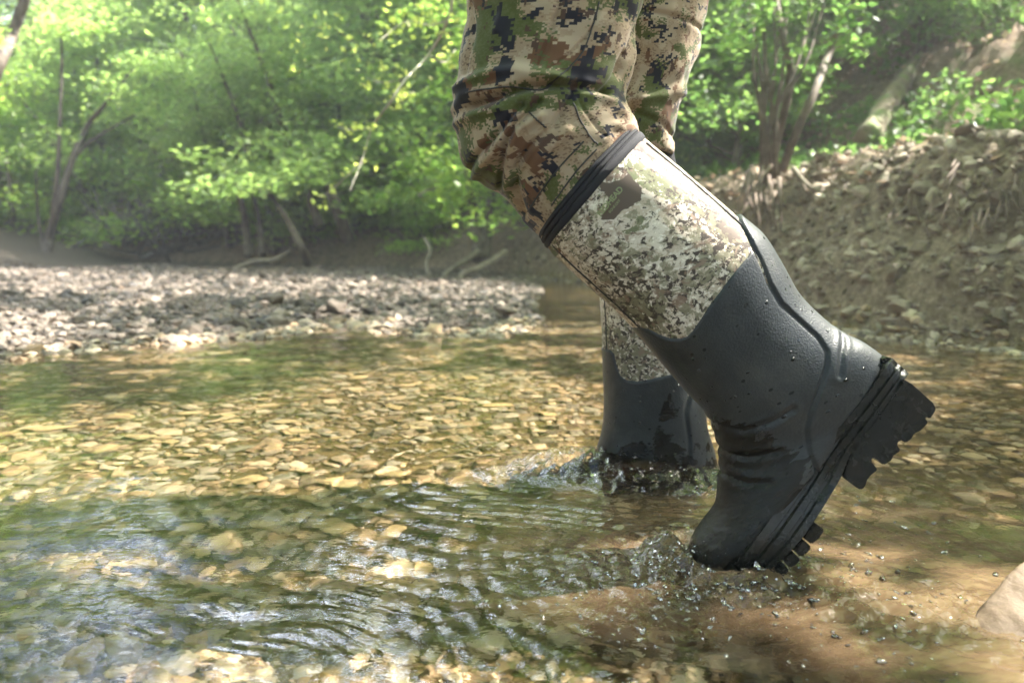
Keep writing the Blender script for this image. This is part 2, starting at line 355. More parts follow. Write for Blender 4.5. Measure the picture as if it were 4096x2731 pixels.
def terrain(x, y):
    """height and zone weights"""
    sw = sdpoly(x, y, water_poly); db = sdpoly(x, y, bank_poly)
    n = fbm(x*1.3, y*1.3, 3, 4); nf = fbm(x*6, y*6, 9, 3)
    depth = .055+.05*sstep(.25, 1.2, sw)+.035*sstep(1.9, 2.6, y)*sstep(.2, .9, sw)
    bed = -depth*sstep(-.02, .28, sw)+.010*n+.006*nf
    bed = np.where(y < .9, bed, bed)
    bar = .022*sstep(0, .15, -sw)+.035*sstep(0, 2.6, -sw)+.014*n*sstep(0, .5, -sw)+.008*nf
    lx = -x-5.5; bar = bar+np.where(lx > 0, .16*lx+.02*lx*lx, 0)*(y < 60)
    hb = (.44+.31*sstep(-1.2, 1.2, x))*(1+.10*pn(x*1.7, y*1.7, 17))                       # height of the cut bank
    wd = .55+.35*sstep(1, -3, x)
    prof = hb*(.30*sstep(0, .12, db)+.70*sstep(.0, 1.0, db/wd))
    hill = .10*np.maximum(db-wd, 0)+(.36+.22*sstep(-2, 4, x))*np.maximum(db-wd-.9, 0)**1.0
    hill = np.minimum(hill, 9+0*x)+.25*n*sstep(.8, 3, db)
    bank = prof+hill+(.085*nf+.05*n)*sstep(.05, .3, db)
    z = np.where(sw > 0, bed, bar)
    z = np.where(db > 0, np.maximum(bank, z if False else bank), z)
    wb = sstep(.02, -.02, z)
    return z, dict(bed=(sw > 0)*(db <= 0)*1.0, bar=((sw <= 0) & (db <= 0))*1.0, bank=((db > 0)*sstep(wd+.7, wd+.1, db)))
def warp(n, lo, mid, hi, p=2.2):
    u = np.linspace(-1, 1, n); a = np.abs(u)
    f = .25*a+.75*a**3.5
    return np.where(u < 0, mid-(mid-lo)*f, mid+(hi-mid)*f)
gx = warp(620, -60, 0, 60); gy = warp(620, -10, 3.0, 70)
X, Y = np.meshgrid(gx, gy); Zt, zn = terrain(X, Y)
me = mesh_np('ground', np.stack([X, Y, Zt], -1).reshape(-1, 3), grid_faces(620, 620), M['ground'], attrs=zn)
tag(link('ground', me), kind='structure')
def hz(x, y): return terrain(np.atleast_1d(np.float64(x)), np.atleast_1d(np.float64(y)))[0]

# ------------------------------------------------------------------ water
yy = np.concatenate([np.linspace(-3, .3, 14), np.exp(np.linspace(math.log(.32), math.log(15), 760))])
ye = np.maximum(yy, .32); u = np.linspace(-1, 1, 950); u = .75*u+.25*u**3
X = u[None, :]*(1.05*ye[:, None]+.75); Y = np.repeat(yy[:, None], len(u), 1)
TOE = (.24, .87); FARB = (.17, 1.24)
wx = X+.05*pn(X*5, Y*5, 21); wy = Y+.05*pn(X*5, Y*5, 22)
near = sstep(1.35, .98, Y+.15*pn(X*2, Y*2, 30))
patch = sstep(-.1, .45, pn(X*3.1+4, Y*4.2, 31))
h = .0013*pn(wx*6, wy*9, 1)+.0004*pn(wx*17, wy*25, 2)
h += near*(.42+.85*sstep(-.1, .5, pn(X*2.6+7, Y*4, 36)))*(.0042*pn(wx*6, wy*9, 3)+.0009*pn(wx*15, wy*24, 4)+.0003*(1-2*np.abs(pn(wx*24, wy*33, 6)))*sstep(-.2, .4, pn(X*5, Y*6, 35))+.0006*patch*pn(wx*60, wy*80, 5))
r1 = np.hypot(X-TOE[0], Y-TOE[1]); r2 = np.hypot((X-FARB[0])*.8, Y-FARB[1]); rL = np.hypot(X+.18, Y-.83)
h += .0010*np.sin(r1*2*np.pi/.028+3*pn(X*4, Y*4, 8))*np.exp(-r1/.28)*sstep(.06, .16, r1)
h += .0011*np.sin(r2*2*np.pi/.040+4*pn(X*3, Y*3, 9))*np.exp(-r2/.5)*sstep(.1, .2, r2)
pl = np.exp(-(((X+.24)/.11)**2+((Y-.72)/.07)**2))
pm_ = sstep(-.15, .35, pn(X*11+3, Y*15, 33)); h += .0010*pm_*np.sin((X*.45+Y*1.0+.02*pn(X*6, Y*8, 34))*2*np.pi/(.0165)+7*pn(X*7, Y*9, 10))*np.exp(-(((X+.20)/.15)**2+((Y-.73)/.08)**2))
h += .004*pl*pn(wx*13, wy*22, 13)
for cx, cy, ax, ay in ((.02, 1.02, .12, .05), (.16, 1.0, .14, .05), (-.05, 1.09, .08, .04)):
    h += .0012*np.sin((X*.3+Y)*2*np.pi/.02+3*pn(X*8, Y*8, 14))*np.exp(-(((X-cx)/ax)**2+((Y-cy)/ay)**2))
fo = np.exp(-(((X-.10)/.12)**2+((Y-1.235)/.055)**2)**1.0); h += .032*fo
fb = np.exp(-(((X-.24)/.13)**2+((Y-1.19)/.07)**2)); h += .013*fb
tu = np.exp(-((X-.25)/.13)**2-((Y-1.15)/.05)**2)+.7*np.exp(-((X-.09)/.10)**2-((Y-1.20)/.05)**2)
rid = lambda s, k: 1-2*np.abs(pn(X*s, Y*s*1.3, k))
h += tu*(.008*rid(30, 40)+.006*rid(62, 41)+.002*rid(150, 47))
sp = np.exp(-((X-.19)/.16)**2-((Y-.86)/.075)**2)+.6*np.exp(-((X-.30)/.2)**2-((Y-.76)/.06)**2)+.35*np.exp(-((X-.4)/.12)**2-((Y-.72)/.1)**2)
h += sp*(.0055*rid(26, 42)+.0042*rid(58, 43)+.001*rid(140, 48))
h += .012*np.exp(-((X-.175)/.02)**2-((Y-.87)/.045)**2)+.006*np.exp(-(((r1-.09)/.03)**2))*rid(25, 49)
q1 = np.hypot((X-.232)/.050, (Y-.865)/.062); h += .013*np.exp(-((q1-1.05)/.2)**2)*(.55+.45*rid(28, 51))+.004*np.exp(-((q1-1.3)/.4)**2)*rid(55, 52)
px, py = toPx(np.stack([X, Y, 0*X], -1))
nn = 18*fbm(X*5, Y*6, 50, 3)
silt = sstep(-10, 120, sdpoly(px+nn, py+nn, [(560, 468), (720, 470), (900, 470), (1100, 480), (1300, 620), (1400, 800), (960, 800), (800, 690), (690, 640), (560, 640), (430, 600), (400, 560), (470, 520)]))
silt = np.clip(silt*1.1, 0, 1)*(1-.8*sstep(.012, .028, h)); silt = np.where(Y > 1.6, 0, silt)
h += -.003*np.exp(-r2**2/.02)*0
rip = .08+.16*near+.9*np.clip(sp+tu, 0, 1)
me = mesh_np('creek_water', np.stack([X, Y, h], -1).reshape(-1, 3), grid_faces(len(yy), len(u)), M['water'], attrs=dict(silt=silt, ripple=rip))
water = tag(link('creek_water', me), kind='structure')

# ------------------------------------------------------------------ stones
def ico(sub):
    import bmesh
    b = bmesh.new(); bmesh.ops.create_icosphere(b, subdivisions=sub, radius=1); V = np.array([v.co[:] for v in b.verts]); F = np.array([[v.index for v in f.verts] for f in b.faces]); b.free(); return V, F
def rock_variants(k, sub, flatz, seed, cuts=9, d0=.55, d1=.85, side=0):
    V0, F0 = ico(sub); out = []
    for i in range(k):
        r = np.random.RandomState(seed+i); V = V0.copy()
        for _ in range(cuts):
            n = r.randn(3); n[2] *= (.25 if _ < side else 1); n /= np.linalg.norm(n); d = r.uniform(d0, d1); e = d-V@n; V = V+n*np.minimum(0, e)[:, None]
        V = V*(1, r.uniform(.55, .9), r.uniform(*flatz)); V += (.03 if sub < 3 else .012)*r.randn(*V.shape)*(1, 1, .3)
        out.append(V)
    return out, F0
def rotm(n, tilt, r):
    a = r.rand(n)*2*np.pi; tx = r.randn(n)*tilt; ty = r.randn(n)*tilt; ca, sa = np.cos(a), np.sin(a)
    R = np.zeros((n, 3, 3)); R[:, 0, 0] = ca; R[:, 0, 1] = -sa; R[:, 1, 0] = sa; R[:, 1, 1] = ca; R[:, 2, 2] = 1
    cx, sx, cy, sy = np.cos(tx), np.sin(tx), np.cos(ty), np.sin(ty)
    A = np.zeros((n, 3, 3)); A[:, 0, 0] = 1; A[:, 1, 1] = cx; A[:, 1, 2] = -sx; A[:, 2, 1] = sx; A[:, 2, 2] = cx
    B = np.zeros((n, 3, 3)); B[:, 1, 1] = 1; B[:, 0, 0] = cy; B[:, 0, 2] = sy; B[:, 2, 0] = -sy; B[:, 2, 2] = cy
    return A@B@R
def scatter(name, pos, size, mat, variants, F0, tilt=.2, seed=1):
    r = np.random.RandomState(seed); n = len(pos); R = rotm(n, tilt, r); ids = r.randint(0, len(variants), n); Vs = []; 
    for k, V in enumerate(variants):
        q = np.where(ids == k)[0]
        if len(q): Vs.append((np.einsum('nij,vj->nvi', R[q], V)*size[q][:, None, None]+pos[q][:, None]).reshape(-1, 3))
    V = np.concatenate(Vs); m = len(variants[0]); F = (F0[None]+np.arange(n)[:, None, None]*m).reshape(-1, 3)
    return mesh_np(name, V, F, mat, smooth=False)
flatA, FA = rock_variants(14, 1, (.16, .34), 100, 9, .45, .8, 6); flatB, FB = rock_variants(10, 3, (.14, .3), 200, 16, .38, .75, 11); chunk, FC = rock_variants(10, 2, (.45, .75), 300, 10)
chunkS, FS = rock_variants(10, 1, (.4, .7), 400, 7)
def infr(x, y, m=.12): return np.abs(x) < (.643+m)*y+.25
# creek bed gravel
def cloud(n, x0, x1, y0, y1, seed, cond):
    r = np.random.RandomState(seed); x = r.uniform(x0, x1, n); y = r.uniform(y0, y1, n); k = cond(x, y); return x[k], y[k]
r = rs
x, y = cloud(85000, -3.2, 2.4, .42, 3.6, 5, lambda x, y: infr(x, y) & (sdpoly(x, y, water_poly) > -.05) & (sdpoly(x, y, bank_poly) < .05))
sel = rs.rand(len(x)) < np.where(y < 1.0, .95, .75); x, y = x[sel], y[sel]
s = np.exp(rs.randn(len(x))*.6-4.75)+.003; s = np.minimum(s, .04); s *= np.where(y > 2.2, 1.3, 1)
z = terrain(x, y)[0]+s*.12+rs.rand(len(x))*.006
tag(link('creek_bed_gravel', scatter('creek_bed_gravel', np.c_[x, y, z], s, M['bed'], flatA+chunkS, FA, .2, 2)), 'golden brown flat gravel covering the creek bed under clear water', 'gravel', kind='stuff')
# gravel bar
x, y = cloud(85000, -7, 1.0, 2.2, 9.5, 6, lambda x, y: infr(x, y, .08) & (sdpoly(x, y, water_poly) < .10) & (sdpoly(x, y, bank_poly) < .0))
sel = rs.rand(len(x)) < np.clip(5.5/y, 0, 1); x, y = x[sel], y[sel]
s = np.minimum(np.exp(rs.randn(len(x))*.6-4.5)+.004, .06); z = terrain(x, y)[0]+s*.15
tag(link('gravel_bar_stones', scatter('gravel_bar_stones', np.c_[x, y, z], s, M['bar'], chunkS+flatA[:10], FA, .35, 3)), 'grey and tan cobbles spread over the low gravel bar on the left', 'gravel', kind='stuff')
# bank stones
x, y = cloud(90000, -1.5, 4.6, 1.2, 8.5, 7, lambda x, y: infr(x, y, .1) & (sdpoly(x, y, bank_poly) > -.12))
db = sdpoly(x, y, bank_poly); sel = (rs.rand(len(x)) < np.clip(1.35-db*1.3, .02, 1)*np.clip(3.2/y, .2, 1)*1.0) & (db < 1.3); x, y, db = x[sel], y[sel], db[sel]
s = np.minimum(np.exp(rs.randn(len(x))*.62-4.4)+.005, .06); z = terrain(x, y)[0]+s*.12
tag(link('bank_rubble', scatter('bank_rubble', np.c_[x, y, z], s, M['bank'], chunkS+flatA[:10], FA, .5, 4)), 'brown rubble and pebbles stuck in the eroded bank on the right', 'rubble', kind='stuff')

# individual stones
bigv = [mesh_np('stone', V, FB, M['slab'], False) for V in flatB]; bigc = [mesh_np('stone', V, FC, M['bar'], False) for V in chunk]
bigk = [mesh_np('stone', V, FC, M['bank'], False) for V in chunk]; bigf = [mesh_np('stone', V, FB, M['bar'], False) for V in flatB]
def put_stone(name, mesh, px, py, wpx, label, group=None, zoff=.0, rz=None, under=0.0, flatk=1.0, lift=.25):
    p = G(px, py, -under); 
    for _ in range(6):
        zz = float(hz(p[0], p[1])[0]); p = G(px, py, zz)
        if p[1] > 12 or p[1] < 0: break
    dist = math.hypot(p[1], p[0]); sz = wpx/FPX*p[1]/2
    o = link(name, mesh, None, (p[0], p[1], float(hz(p[0], p[1])[0])+sz*lift*.5+zoff+(.008 if under else 0)))
    o.scale = (sz, sz, sz*flatk); o.rotation_euler = (random.uniform(-.12, .12), random.uniform(-.12, .12), random.uniform(0, 6.28) if rz is None else rz)
    return tag(o, label, 'stone', group)
K = .43537
for (px, py, wp, rz, lab, k) in [
    (118, 1078, 170, .1, 'broad flat golden slab under water at the left, largest on the creek bed', 0),
    (337, 1098, 125, -.1, 'flat buff grey slab under clear water right of the broad golden slab', 1),
    (235, 1135, 140, .1, 'long ochre slab under water just above the front shadow edge', 2),
    (815, 905, 110, .3, 'olive brown slab under water at the far side of the sunny patch', 3),
    (815, 968, 100, .0, 'pale tan slab in the middle of the sunlit creek bed', 4),
    (620, 1010, 85, .2, 'small rounded grey stone in the middle of the sunlit creek bed', 5),
    (700, 1180, 95, .5, 'brown slab in the shaded water in front of the sunlit patch', 6),
    (1140, 1010, 110, .1, 'tan slab under water close to the left of the far boot', 7),
    (855, 1460, 100, .4, 'orange stone under rippled water at the bottom centre of the creek', 8),
    (960, 1475, 120, -.3, 'pinkish tan stone right of the orange stone at the bottom', 9),
    (1240, 1520, 190, .2, 'large amber slab under water at the bottom edge below the near boot', 0)]:
    put_stone('slab_stone', bigv[k], px*K, py*K, wp*K, lab, rz=rz, under=.09, lift=.5, flatk=.8)
for i in range(150):
    px, py = random.uniform(0, 1330), random.uniform(900, 1180)
    if py > 1100 and px > 500: continue
    put_stone('bed_stone', bigv[i % 10], px*K, py*K, random.choice([28, 34, 40, 50, 65, 95])*K, 'flat tan stone lying among the gravel of the sunlit creek bed', 'flat stones on the sunlit creek bed', under=.08, lift=.45, flatk=.8)
for i in range(60):
    px, py = random.uniform(0, 1200), random.uniform(1180, 1540)
    put_stone('bed_stone', bigv[(i*3) % 10], px*K, py*K, random.uniform(60, 140)*K, 'flat stone lying under the shaded water in the foreground', 'flat stones under the shaded foreground water', under=.09, lift=.4, flatk=.7)
put_stone('cobble', bigc[1], 770*K, 722*K, 75*K, 'dark grey cobble at the notch in the gravel bar shoreline', zoff=.02)
put_stone('cobble', bigf[3], 1165*K, 735*K, 110*K, 'pale flat stone at the right tip of the gravel bar, half in the water', zoff=.03)
put_stone('cobble', bigc[4], 630*K, 700*K, 70*K, 'large tan cobble standing out in the middle of the gravel bar', zoff=.02)
for i in range(90):
    px = random.uniform(0, 1190); py = random.uniform(645, 765)
    g = G(px*K, py*K)
    if sdpoly(np.array([g[0]]), np.array([g[1]]), water_poly)[0] > 0: continue
    put_stone('cobble', (bigc+bigf)[i % 20], px*K, py*K, random.uniform(16, 36)*K, 'weathered grey cobble lying on the gravel bar', 'cobbles on the gravel bar')
for i, (px, py, wp, lab) in enumerate([(2000, 720, 75, 'whitish angular stone at the foot of the bank beside the cream flat stone'), (2075, 705, 85, 'cream flat stone at the foot of the bank, right of the whitish angular one'),
        (2050, 735, 70, 'buff stone just above the waterline below the cream flat stone'), (2295, 595, 95, 'pale flat stone sticking out of the bank near the right edge'),
        (2000, 640, 70, 'tan blocky stone set in the middle of the bank slope'), (2210, 690, 60, 'grey brown stone low on the bank near the right edge')]):
    q = W(px*K, py*K, 2.8+i*.02)
    best = None
    for yy_ in np.linspace(2.4, 5, 80):
        q = W(px*K, py*K, yy_)
        if hz(q[0], q[1])[0] >= q[2]: best = q; break
    if best is None: continue
    o = link('bank_stone', bigk[i], None, tuple(best)); sz = wp*K/FPX*best[1]/2; o.scale = (sz, sz, sz*.75); o.rotation_euler = (.2, .1, i); tag(o, lab, 'stone')
cnt = 0
while cnt < 110:
    px, py = random.uniform(1640, 2380), random.uniform(480, 800); best = None
    for yy_ in np.linspace(2.3, 7, 90):
        q = W(px*K, py*K, yy_)
        if hz(q[0], q[1])[0] >= q[2]: best = q; break
    cnt += 1
    if best is None or best[2] < 0: continue
    o = link('bank_stone', bigk[cnt % 10], None, tuple(best)); sz = random.uniform(18, 48)*K/FPX*best[1]/2; o.scale = (sz, sz, sz*.7); o.rotation_euler = (random.uniform(-.4, .4), random.uniform(-.4, .4), random.uniform(0, 6))
    tag(o, 'rough brown stone sticking out of the eroded bank', 'stone', 'stones sticking out of the eroded bank')

# foreground rock at the right: wedge with a sunlit top and a shaded left face
def big_rock():
    import bmesh
    rg_ = [W(946, 660, .69), W(972, 610, .73), W(996, 580, .75), W(1024, 555, .78), W(1080, 530, .85), W(1180, 560, .95)]
    pts = rg_+[W(986, 668, .665), G(996, 700, -.03), G(1130, 760, -.04), W(1300, 640, .80)]+[p+np.array([.0, .05, -.10-p[2]]) for p in rg_]+[np.array([.47, .62, -.1]), np.array([.8, .62, -.1])]
    b = bmesh.new(); [b.verts.new(p) for p in pts]; bmesh.ops.convex_hull(b, input=b.verts)
    for v in [v for v in b.verts if not v.link_faces]: b.verts.remove(v)
    b.normal_update(); c0 = np.mean([v.co[:] for v in b.verts], 0); n_ = np.array([f.normal[:] for f in b.faces]); p_ = np.array([f.calc_center_median()[:] for f in b.faces]); b.free()
    dd = np.sum(n_*(p_-c0), 1); n_ = n_*np.sign(dd)[:, None]; dd = np.abs(dd)+1e-5; key = np.unique(np.round(np.c_[n_, dd], 3), axis=0, return_index=True)[1]; n_, dd = n_[key], dd[key]
    D, F = ico(7); q = np.maximum(D@n_.T, 0)/dd[None]; r_ = np.sum(q**40, 1)**(-1/40); V = D*r_[:, None]; x_, y_, z_ = V.T
    k = 1+.018*(fbm(x_*22, y_*22, 61, 5)+fbm(y_*22+5, z_*22, 66, 5)+fbm(x_*22, z_*22+9, 67, 5)); V = V*k[:, None]+c0-np.array([.58, .75, 0])
    return mesh_np('foreground_rock', V, F, M['boulder'])
ro = link('foreground_rock', big_rock(), None, (.58, .75, 0))
tag(ro, 'sunlit tan rock rising from the water at the bottom right corner', 'rock')

# ------------------------------------------------------------------ lofted legs
class Loft:
    def __init__(s, secs, Y0, bowdir=(-.55, -.83), p=2.25):   # secs: (Lx,Ly,Rx,Ry,w[,bow]) in 4096-px
        s.q = np.array([list(q)+[0]*(6-len(q)) for q in secs], float); s.Y0 = Y0; s.p = p; s.n = len(secs); s.bow = np.array(bowdir)
    def ev(s, T, TH):
        Q = cat_at(s.q, T.ravel()).reshape(T.shape+(6,)); e = 2/s.p
        c, n = np.cos(TH), np.sin(TH); c = np.sign(c)*np.abs(c)**e; n = np.sign(n)*np.abs(n)**e
        cx = (Q[..., 0]+Q[..., 2])/2+(Q[..., 2]-Q[..., 0])/2*c+s.bow[0]*Q[..., 5]*n
        cy = (Q[..., 1]+Q[..., 3])/2+(Q[..., 3]-Q[..., 1])/2*c+s.bow[1]*Q[..., 5]*n
        d = FW[None]+np.stack([(cx/4-512)/FPX, 0*cx, 0*cx], -1)-UP*((cy/4-341)/FPX)[..., None]
        P = np.array([0, 0, CAMH])+d*(s.Y0/d[..., 1])[..., None]; P[..., 1] -= Q[..., 4]*n
        return P, cx, cy
    def grid(s, t0, t1, n, m, f=None, uvscale=1.0):
        T, TH = np.meshgrid(np.linspace(t0, t1, n), np.linspace(0, 2*np.pi, m+1)-np.pi/2, indexing='ij')
        P, cx, cy = s.ev(T, TH)
        gu = np.gradient(P, axis=0); gv = np.gradient(P, axis=1); gv[:, 0] = gv[:, -1] = (P[:, 1]-P[:, -2])/2
        N = np.cross(gu, gv); N /= np.linalg.norm(N, axis=-1)[..., None]+1e-12
        ctr = P.mean(1, keepdims=True)
        if np.mean(np.sum(N*(P-ctr), -1)) < 0: N = -N
        L = np.concatenate([[0], np.cumsum(np.linalg.norm(np.diff(P.mean(1), axis=0), axis=-1))])
        rad = np.mean(np.linalg.norm(P-ctr, axis=-1)); 
        uv = np.stack([TH*rad, np.repeat(L[:, None], m+1, 1)], -1)
        if f is not None: P = P+N*f(T, TH, cx, cy, P, uv)[..., None]
        return P, N, uv, (T, TH, cx, cy)
def loft_mesh(name, P, uv, mat, attrs=None, capstart=False, capend=False):
    n, m1 = P.shape[:2]; me = mesh_np(name, P.reshape(-1, 3), grid_faces(n, m1), mat, uv=uv.reshape(-1, 2), attrs={k: v.ravel() for k, v in (attrs or {}).items()})
    import bmesh
    b = bmesh.new(); b.from_mesh(me); bmesh.ops.remove_doubles(b, verts=b.verts, dist=1e-6); bmesh.ops.recalc_face_normals(b, faces=b.faces); b.to_mesh(me); b.free(); return me

person = empty('person', (.25, 1.05, 0)); tag(person, 'person in camouflage trousers wading through the creek in tall rubber boots', 'person')
# ---- near boot
NY = .87
nb = [(2130, 885, 2478, 478, .066, 26), (2160, 935, 2525, 520, .067, 26), (2196, 990, 2578, 562, .068, 25), (2265, 1065, 2770, 720, .069, 18), (2440, 1222, 2945, 871, .068, 10), (2560, 1341, 3035, 945, .064), (2665, 1463, 3102, 1050, .060), (2752, 1567, 3170, 1167, .056),
      (2821, 1637, 3250, 1254, .053), (2850, 1690, 3344, 1330, .050), (2868, 1740, 3430, 1370, .047), (2880, 1794, 3508, 1425, .043), (2884, 1850, 3555, 1475, .039), (2882, 1890, 3500, 1560, .037), (2878, 1940, 3420, 1660, .038), (2874, 1990, 3330, 1770, .041), (2868, 2030, 3240, 1880, .044),
      (2850, 2070, 3150, 2000, .047), (2820, 2110, 3075, 2110, .048), (2785, 2160, 3010, 2200, .046), (2765, 2215, 2950, 2280, .040), (2775, 2270, 2900, 2320, .028), (2805, 2300, 2850, 2330, .010)]
NL = Loft(nb, NY)
def rubber_poly(pts, rest): return pts+rest
RP = [(2300, 1300), (2521, 1310), (2545, 1296), (2572, 1301), (2610, 1320), (2648, 1333), (2680, 1333), (2705, 1322), (2722, 1303), (2742, 1270), (2776, 1215), (2833, 1135), (2878, 1074), (2950, 1001), (2935, 946), (2924, 905), (2922, 880), (2940, 860), (3300, 860), (4000, 1500), (3600, 2500), (2300, 2500)]
HEEL = [(2930, 850), (2922, 890), (2954, 976), (2987, 1043), (3016, 1120), (3064, 1196), (3140, 1263), (3217, 1330), (3250, 1385), (3244, 1440), (3212, 1537), (3185, 1610), (3174, 1674), (3189, 1774), (3227, 1866), (3300, 1960), (4000, 1700), (3900, 800)]
def shaft_f(T, TH, cx, cy, P, uv): return .0008*pn(uv[..., 0]*25, uv[..., 1]*25, 70)+.0006*pn(uv[..., 0]*60, uv[..., 1]*18, 71)
P, N, uv, (T, TH, cx, cy) = NL.grid(1, 8.2, 260, 220, shaft_f)
cs = np.sin(TH) > 0
brown = sstep(-14, 14, sdpoly(cx, cy, [(2362, 727), (2400, 750), (2450, 735), (2478, 712), (2492, 735), (2528, 770), (2524, 812), (2490, 834), (2450, 850), (2425, 888), (2366, 892), (2390, 850), (2404, 800), (2374, 775)]))*cs
brown = np.maximum(brown, sstep(-20, 20, sdpoly(cx, cy, [(2900, 850), (2800, 870), (2840, 960), (2900, 1000), (2940, 1000)]))*cs*.6)
green = sstep(-20, 20, sdpoly(cx, cy, [(2340, 700), (2400, 690), (2480, 700), (2540, 690), (2570, 760), (2540, 800), (2440, 760), (2370, 740)]))*cs
green = np.maximum(green, .5*sstep(-40, 40, sdpoly(cx, cy, [(2650, 960), (2760, 900), (2800, 1080), (2700, 1110)]))*cs)
nboot = bpy.data.objects.new('boot', None); C.objects.link(nboot); nboot.parent = person; nboot['label'] = 'trailing boot nearest the camera, heel lifted and toe in the water'
def child(name, me, parent, label=None):
    o = bpy.data.objects.new(name, me); C.objects.link(o); o.parent = parent
    p = Vector((0, 0, 0)); q = parent
    while q: p += q.location; q = q.parent
    o.location = -p
    if label: o['label'] = label
    return o
child('shaft', loft_mesh('shaft', P, uv, M['lichen'], dict(brown=brown, green=green*.35)), nboot)
def rub_f(poly, heel, base=0):
    def f(T, TH, cx, cy, P, uv):
        sd = sdpoly(cx, cy, poly); hsd = sdpoly(cx, cy, heel)
        g = -.0030+.0046*sstep(-7, 5, sd)
        g += .0022*sstep(-5, 6, hsd)-.0016*np.exp(-((hsd+7)/6.0)**2)
        g += .0007*pn(uv[..., 0]*18, uv[..., 1]*18, 72)
        if heel is HEEL:
            for pts in ([(2850, 1680), (2940, 1688), (3040, 1650), (3110, 1600)], [(2872, 1785), (2960, 1800), (3070, 1770)], [(2880, 1880), (2960, 1900), (3040, 1890)], [(3330, 1345), (3300, 1400), (3290, 1470)]):
                d_ = segdist(cx, cy, pts); g += -.0016*np.exp(-(d_/11)**2)+.0009*np.exp(-((d_-26)/14)**2)
        return g
    return f
P, N, uv, (T, TH, cx, cy) = NL.grid(3.6, 22, 430, 300, rub_f(RP, HEEL))
wet = sstep(1500, 2050, cy+.25*(3000-cx))*1.0+.05+.35*np.exp(-(((cx-2950)/110)**2+((cy-1760)/80)**2))
child('rubber_upper', loft_mesh('rubber_upper', P, uv, M['rubber'], dict(wet=wet)), nboot)
# binding band
def band_f(T, TH, cx, cy, P, uv):
    t = (T-.93)/(1.1); return .0035*np.clip(1-np.abs(2*t-1)**8, 0, 1)-.0016*np.exp(-((t-.33)/.05)**2)-.0016*np.exp(-((t-.66)/.05)**2)-.001
P, N, uv, _ = NL.grid(.93, 2.03, 60, 180, band_f)
child('top_binding', loft_mesh('top_binding', P, uv, M['bind']), nboot)
# rear seam tape on the calf: thin raised piping following the back edge
tt = np.linspace(2.1, 4.3, 60); th = np.full(60, .52); Ps, _, _ = NL.ev(tt, th)
child('rear_seam', tubes_mesh('rear_seam', [(Ps, np.full(60, .0013), None)], M['seam']), nboot)
tt = np.linspace(2.1, 6.6, 80); Ps, _, _ = NL.ev(tt, np.full(80, math.pi-.35))
child('front_seam', tubes_mesh('front_seam', [(Ps, np.full(80, .0010), None)], M['seam']), nboot)

# logo on the calf: small tone on tone print, projected on the sleeve
def print_text(s, anchor, ang, size_px, mat, name, bold=1.0):
    cu = bpy.data.curves.new('t', 'FONT'); cu.body = s; cu.size = 1; cu.offset = .012*bold; cu.space_character = .95
    o = bpy.data.objects.new('t', cu); C.objects.link(o); dg = bpy.context.evaluated_depsgraph_get()
    me = bpy.data.meshes.new_from_object(o.evaluated_get(dg)); bpy.data.objects.remove(o)
    import bmesh
    b = bmesh.new(); b.from_mesh(me); bmesh.ops.triangulate(b, faces=b.faces); bmesh.ops.subdivide_edges(b, edges=b.edges, cuts=2); bmesh.ops.triangulate(b, faces=b.faces)
    V = np.array([v.co[:2] for v in b.verts])*size_px; ca, sa = math.cos(ang), math.sin(ang)
    qx = anchor[0]+V[:, 0]*ca-V[:, 1]*sa*-1*-1; qy = anchor[1]-V[:, 0]*sa-V[:, 1]*ca
    qx = anchor[0]+V[:, 0]*ca-V[:, 1]*sa; 
    # find the sleeve point that carries this profile coordinate
    T, TH = np.meshgrid(np.linspace(1.9, 5, 260), np.linspace(.5, math.pi-.5, 200), indexing='ij'); Pg, gx_, gy_ = NL.ev(T, TH)
    # camera-facing half: nearest neighbour on true screen position, then local linear refinement
    sxp, syp = toPx(Pg); sxp *= 4; syp *= 4
    for i, v in enumerate(b.verts):
        d = (sxp-qx[i])**2+(syp-qy[i])**2; k = np.unravel_index(np.argmin(d), d.shape)
        yv = Pg[k][1]; w_ = W(qx[i]/4, qy[i]/4, yv-.005); v.co = w_
    m2 = bpy.data.meshes.new(name); b.to_mesh(m2); b.free(); m2.materials.append(mat); return m2
ang = math.radians(50)
child('logo_print', print_text('REDHEAD', (2402, 866), ang, 33, M['print'], 'logo_print', 2.2), nboot)
child('logo_line', print_text('BONE-DRY', (2440, 852), ang, 14, M['print'], 'logo_line', 1), nboot)

# ---- outsole
def slab_loft(A, Cc, ws, Y0, n=140, m=40, lip=.0025):
    A = catmull([(a, b, w_) for (a, b), w_ in zip(A, ws)], n); B = catmull(np.array(Cc, float), n)
    prof = [(0, -.90), (0.02, -1.0), (.28, -1.0), (.32, -.955), (.40, -.955), (.44, -1.02), (.62, -1.02), (.66, -.975), (.74, -.975), (.78, -1.03), (.97, -1.03), (1, -.97)]
    pr = prof+[(a, -b) for a, b in prof[::-1]]
    Q = []
    for i in range(n):
        d_ = np.array([0, A[i, 2]*.8, 0]); a = W(A[i, 0]/4, A[i, 1]/4, Y0-A[i, 2]*.8)+d_; c = W(B[i, 0]/4, B[i, 1]/4, Y0-A[i, 2]*.8)+d_
        Q.append([a+(c-a)*u_+np.array([0, A[i, 2]*v_, 0]) for u_, v_ in pr])
    Q = np.array(Q); k = len(pr); V = Q.reshape(-1, 3); F = grid_faces(n, k, True); return mixed_caps(V, F, n, k)
def mixed_caps(V, F, n, k): return V, [F, np.arange(k)[None, ::-1], (np.arange(k)+(n-1)*k)[None]]
Al = [(3560, 1428), (3529, 1466), (3396, 1640), (3266, 1798), (3170, 1925), (3028, 2112), (2950, 2215), (2870, 2290), (2815, 2305)]
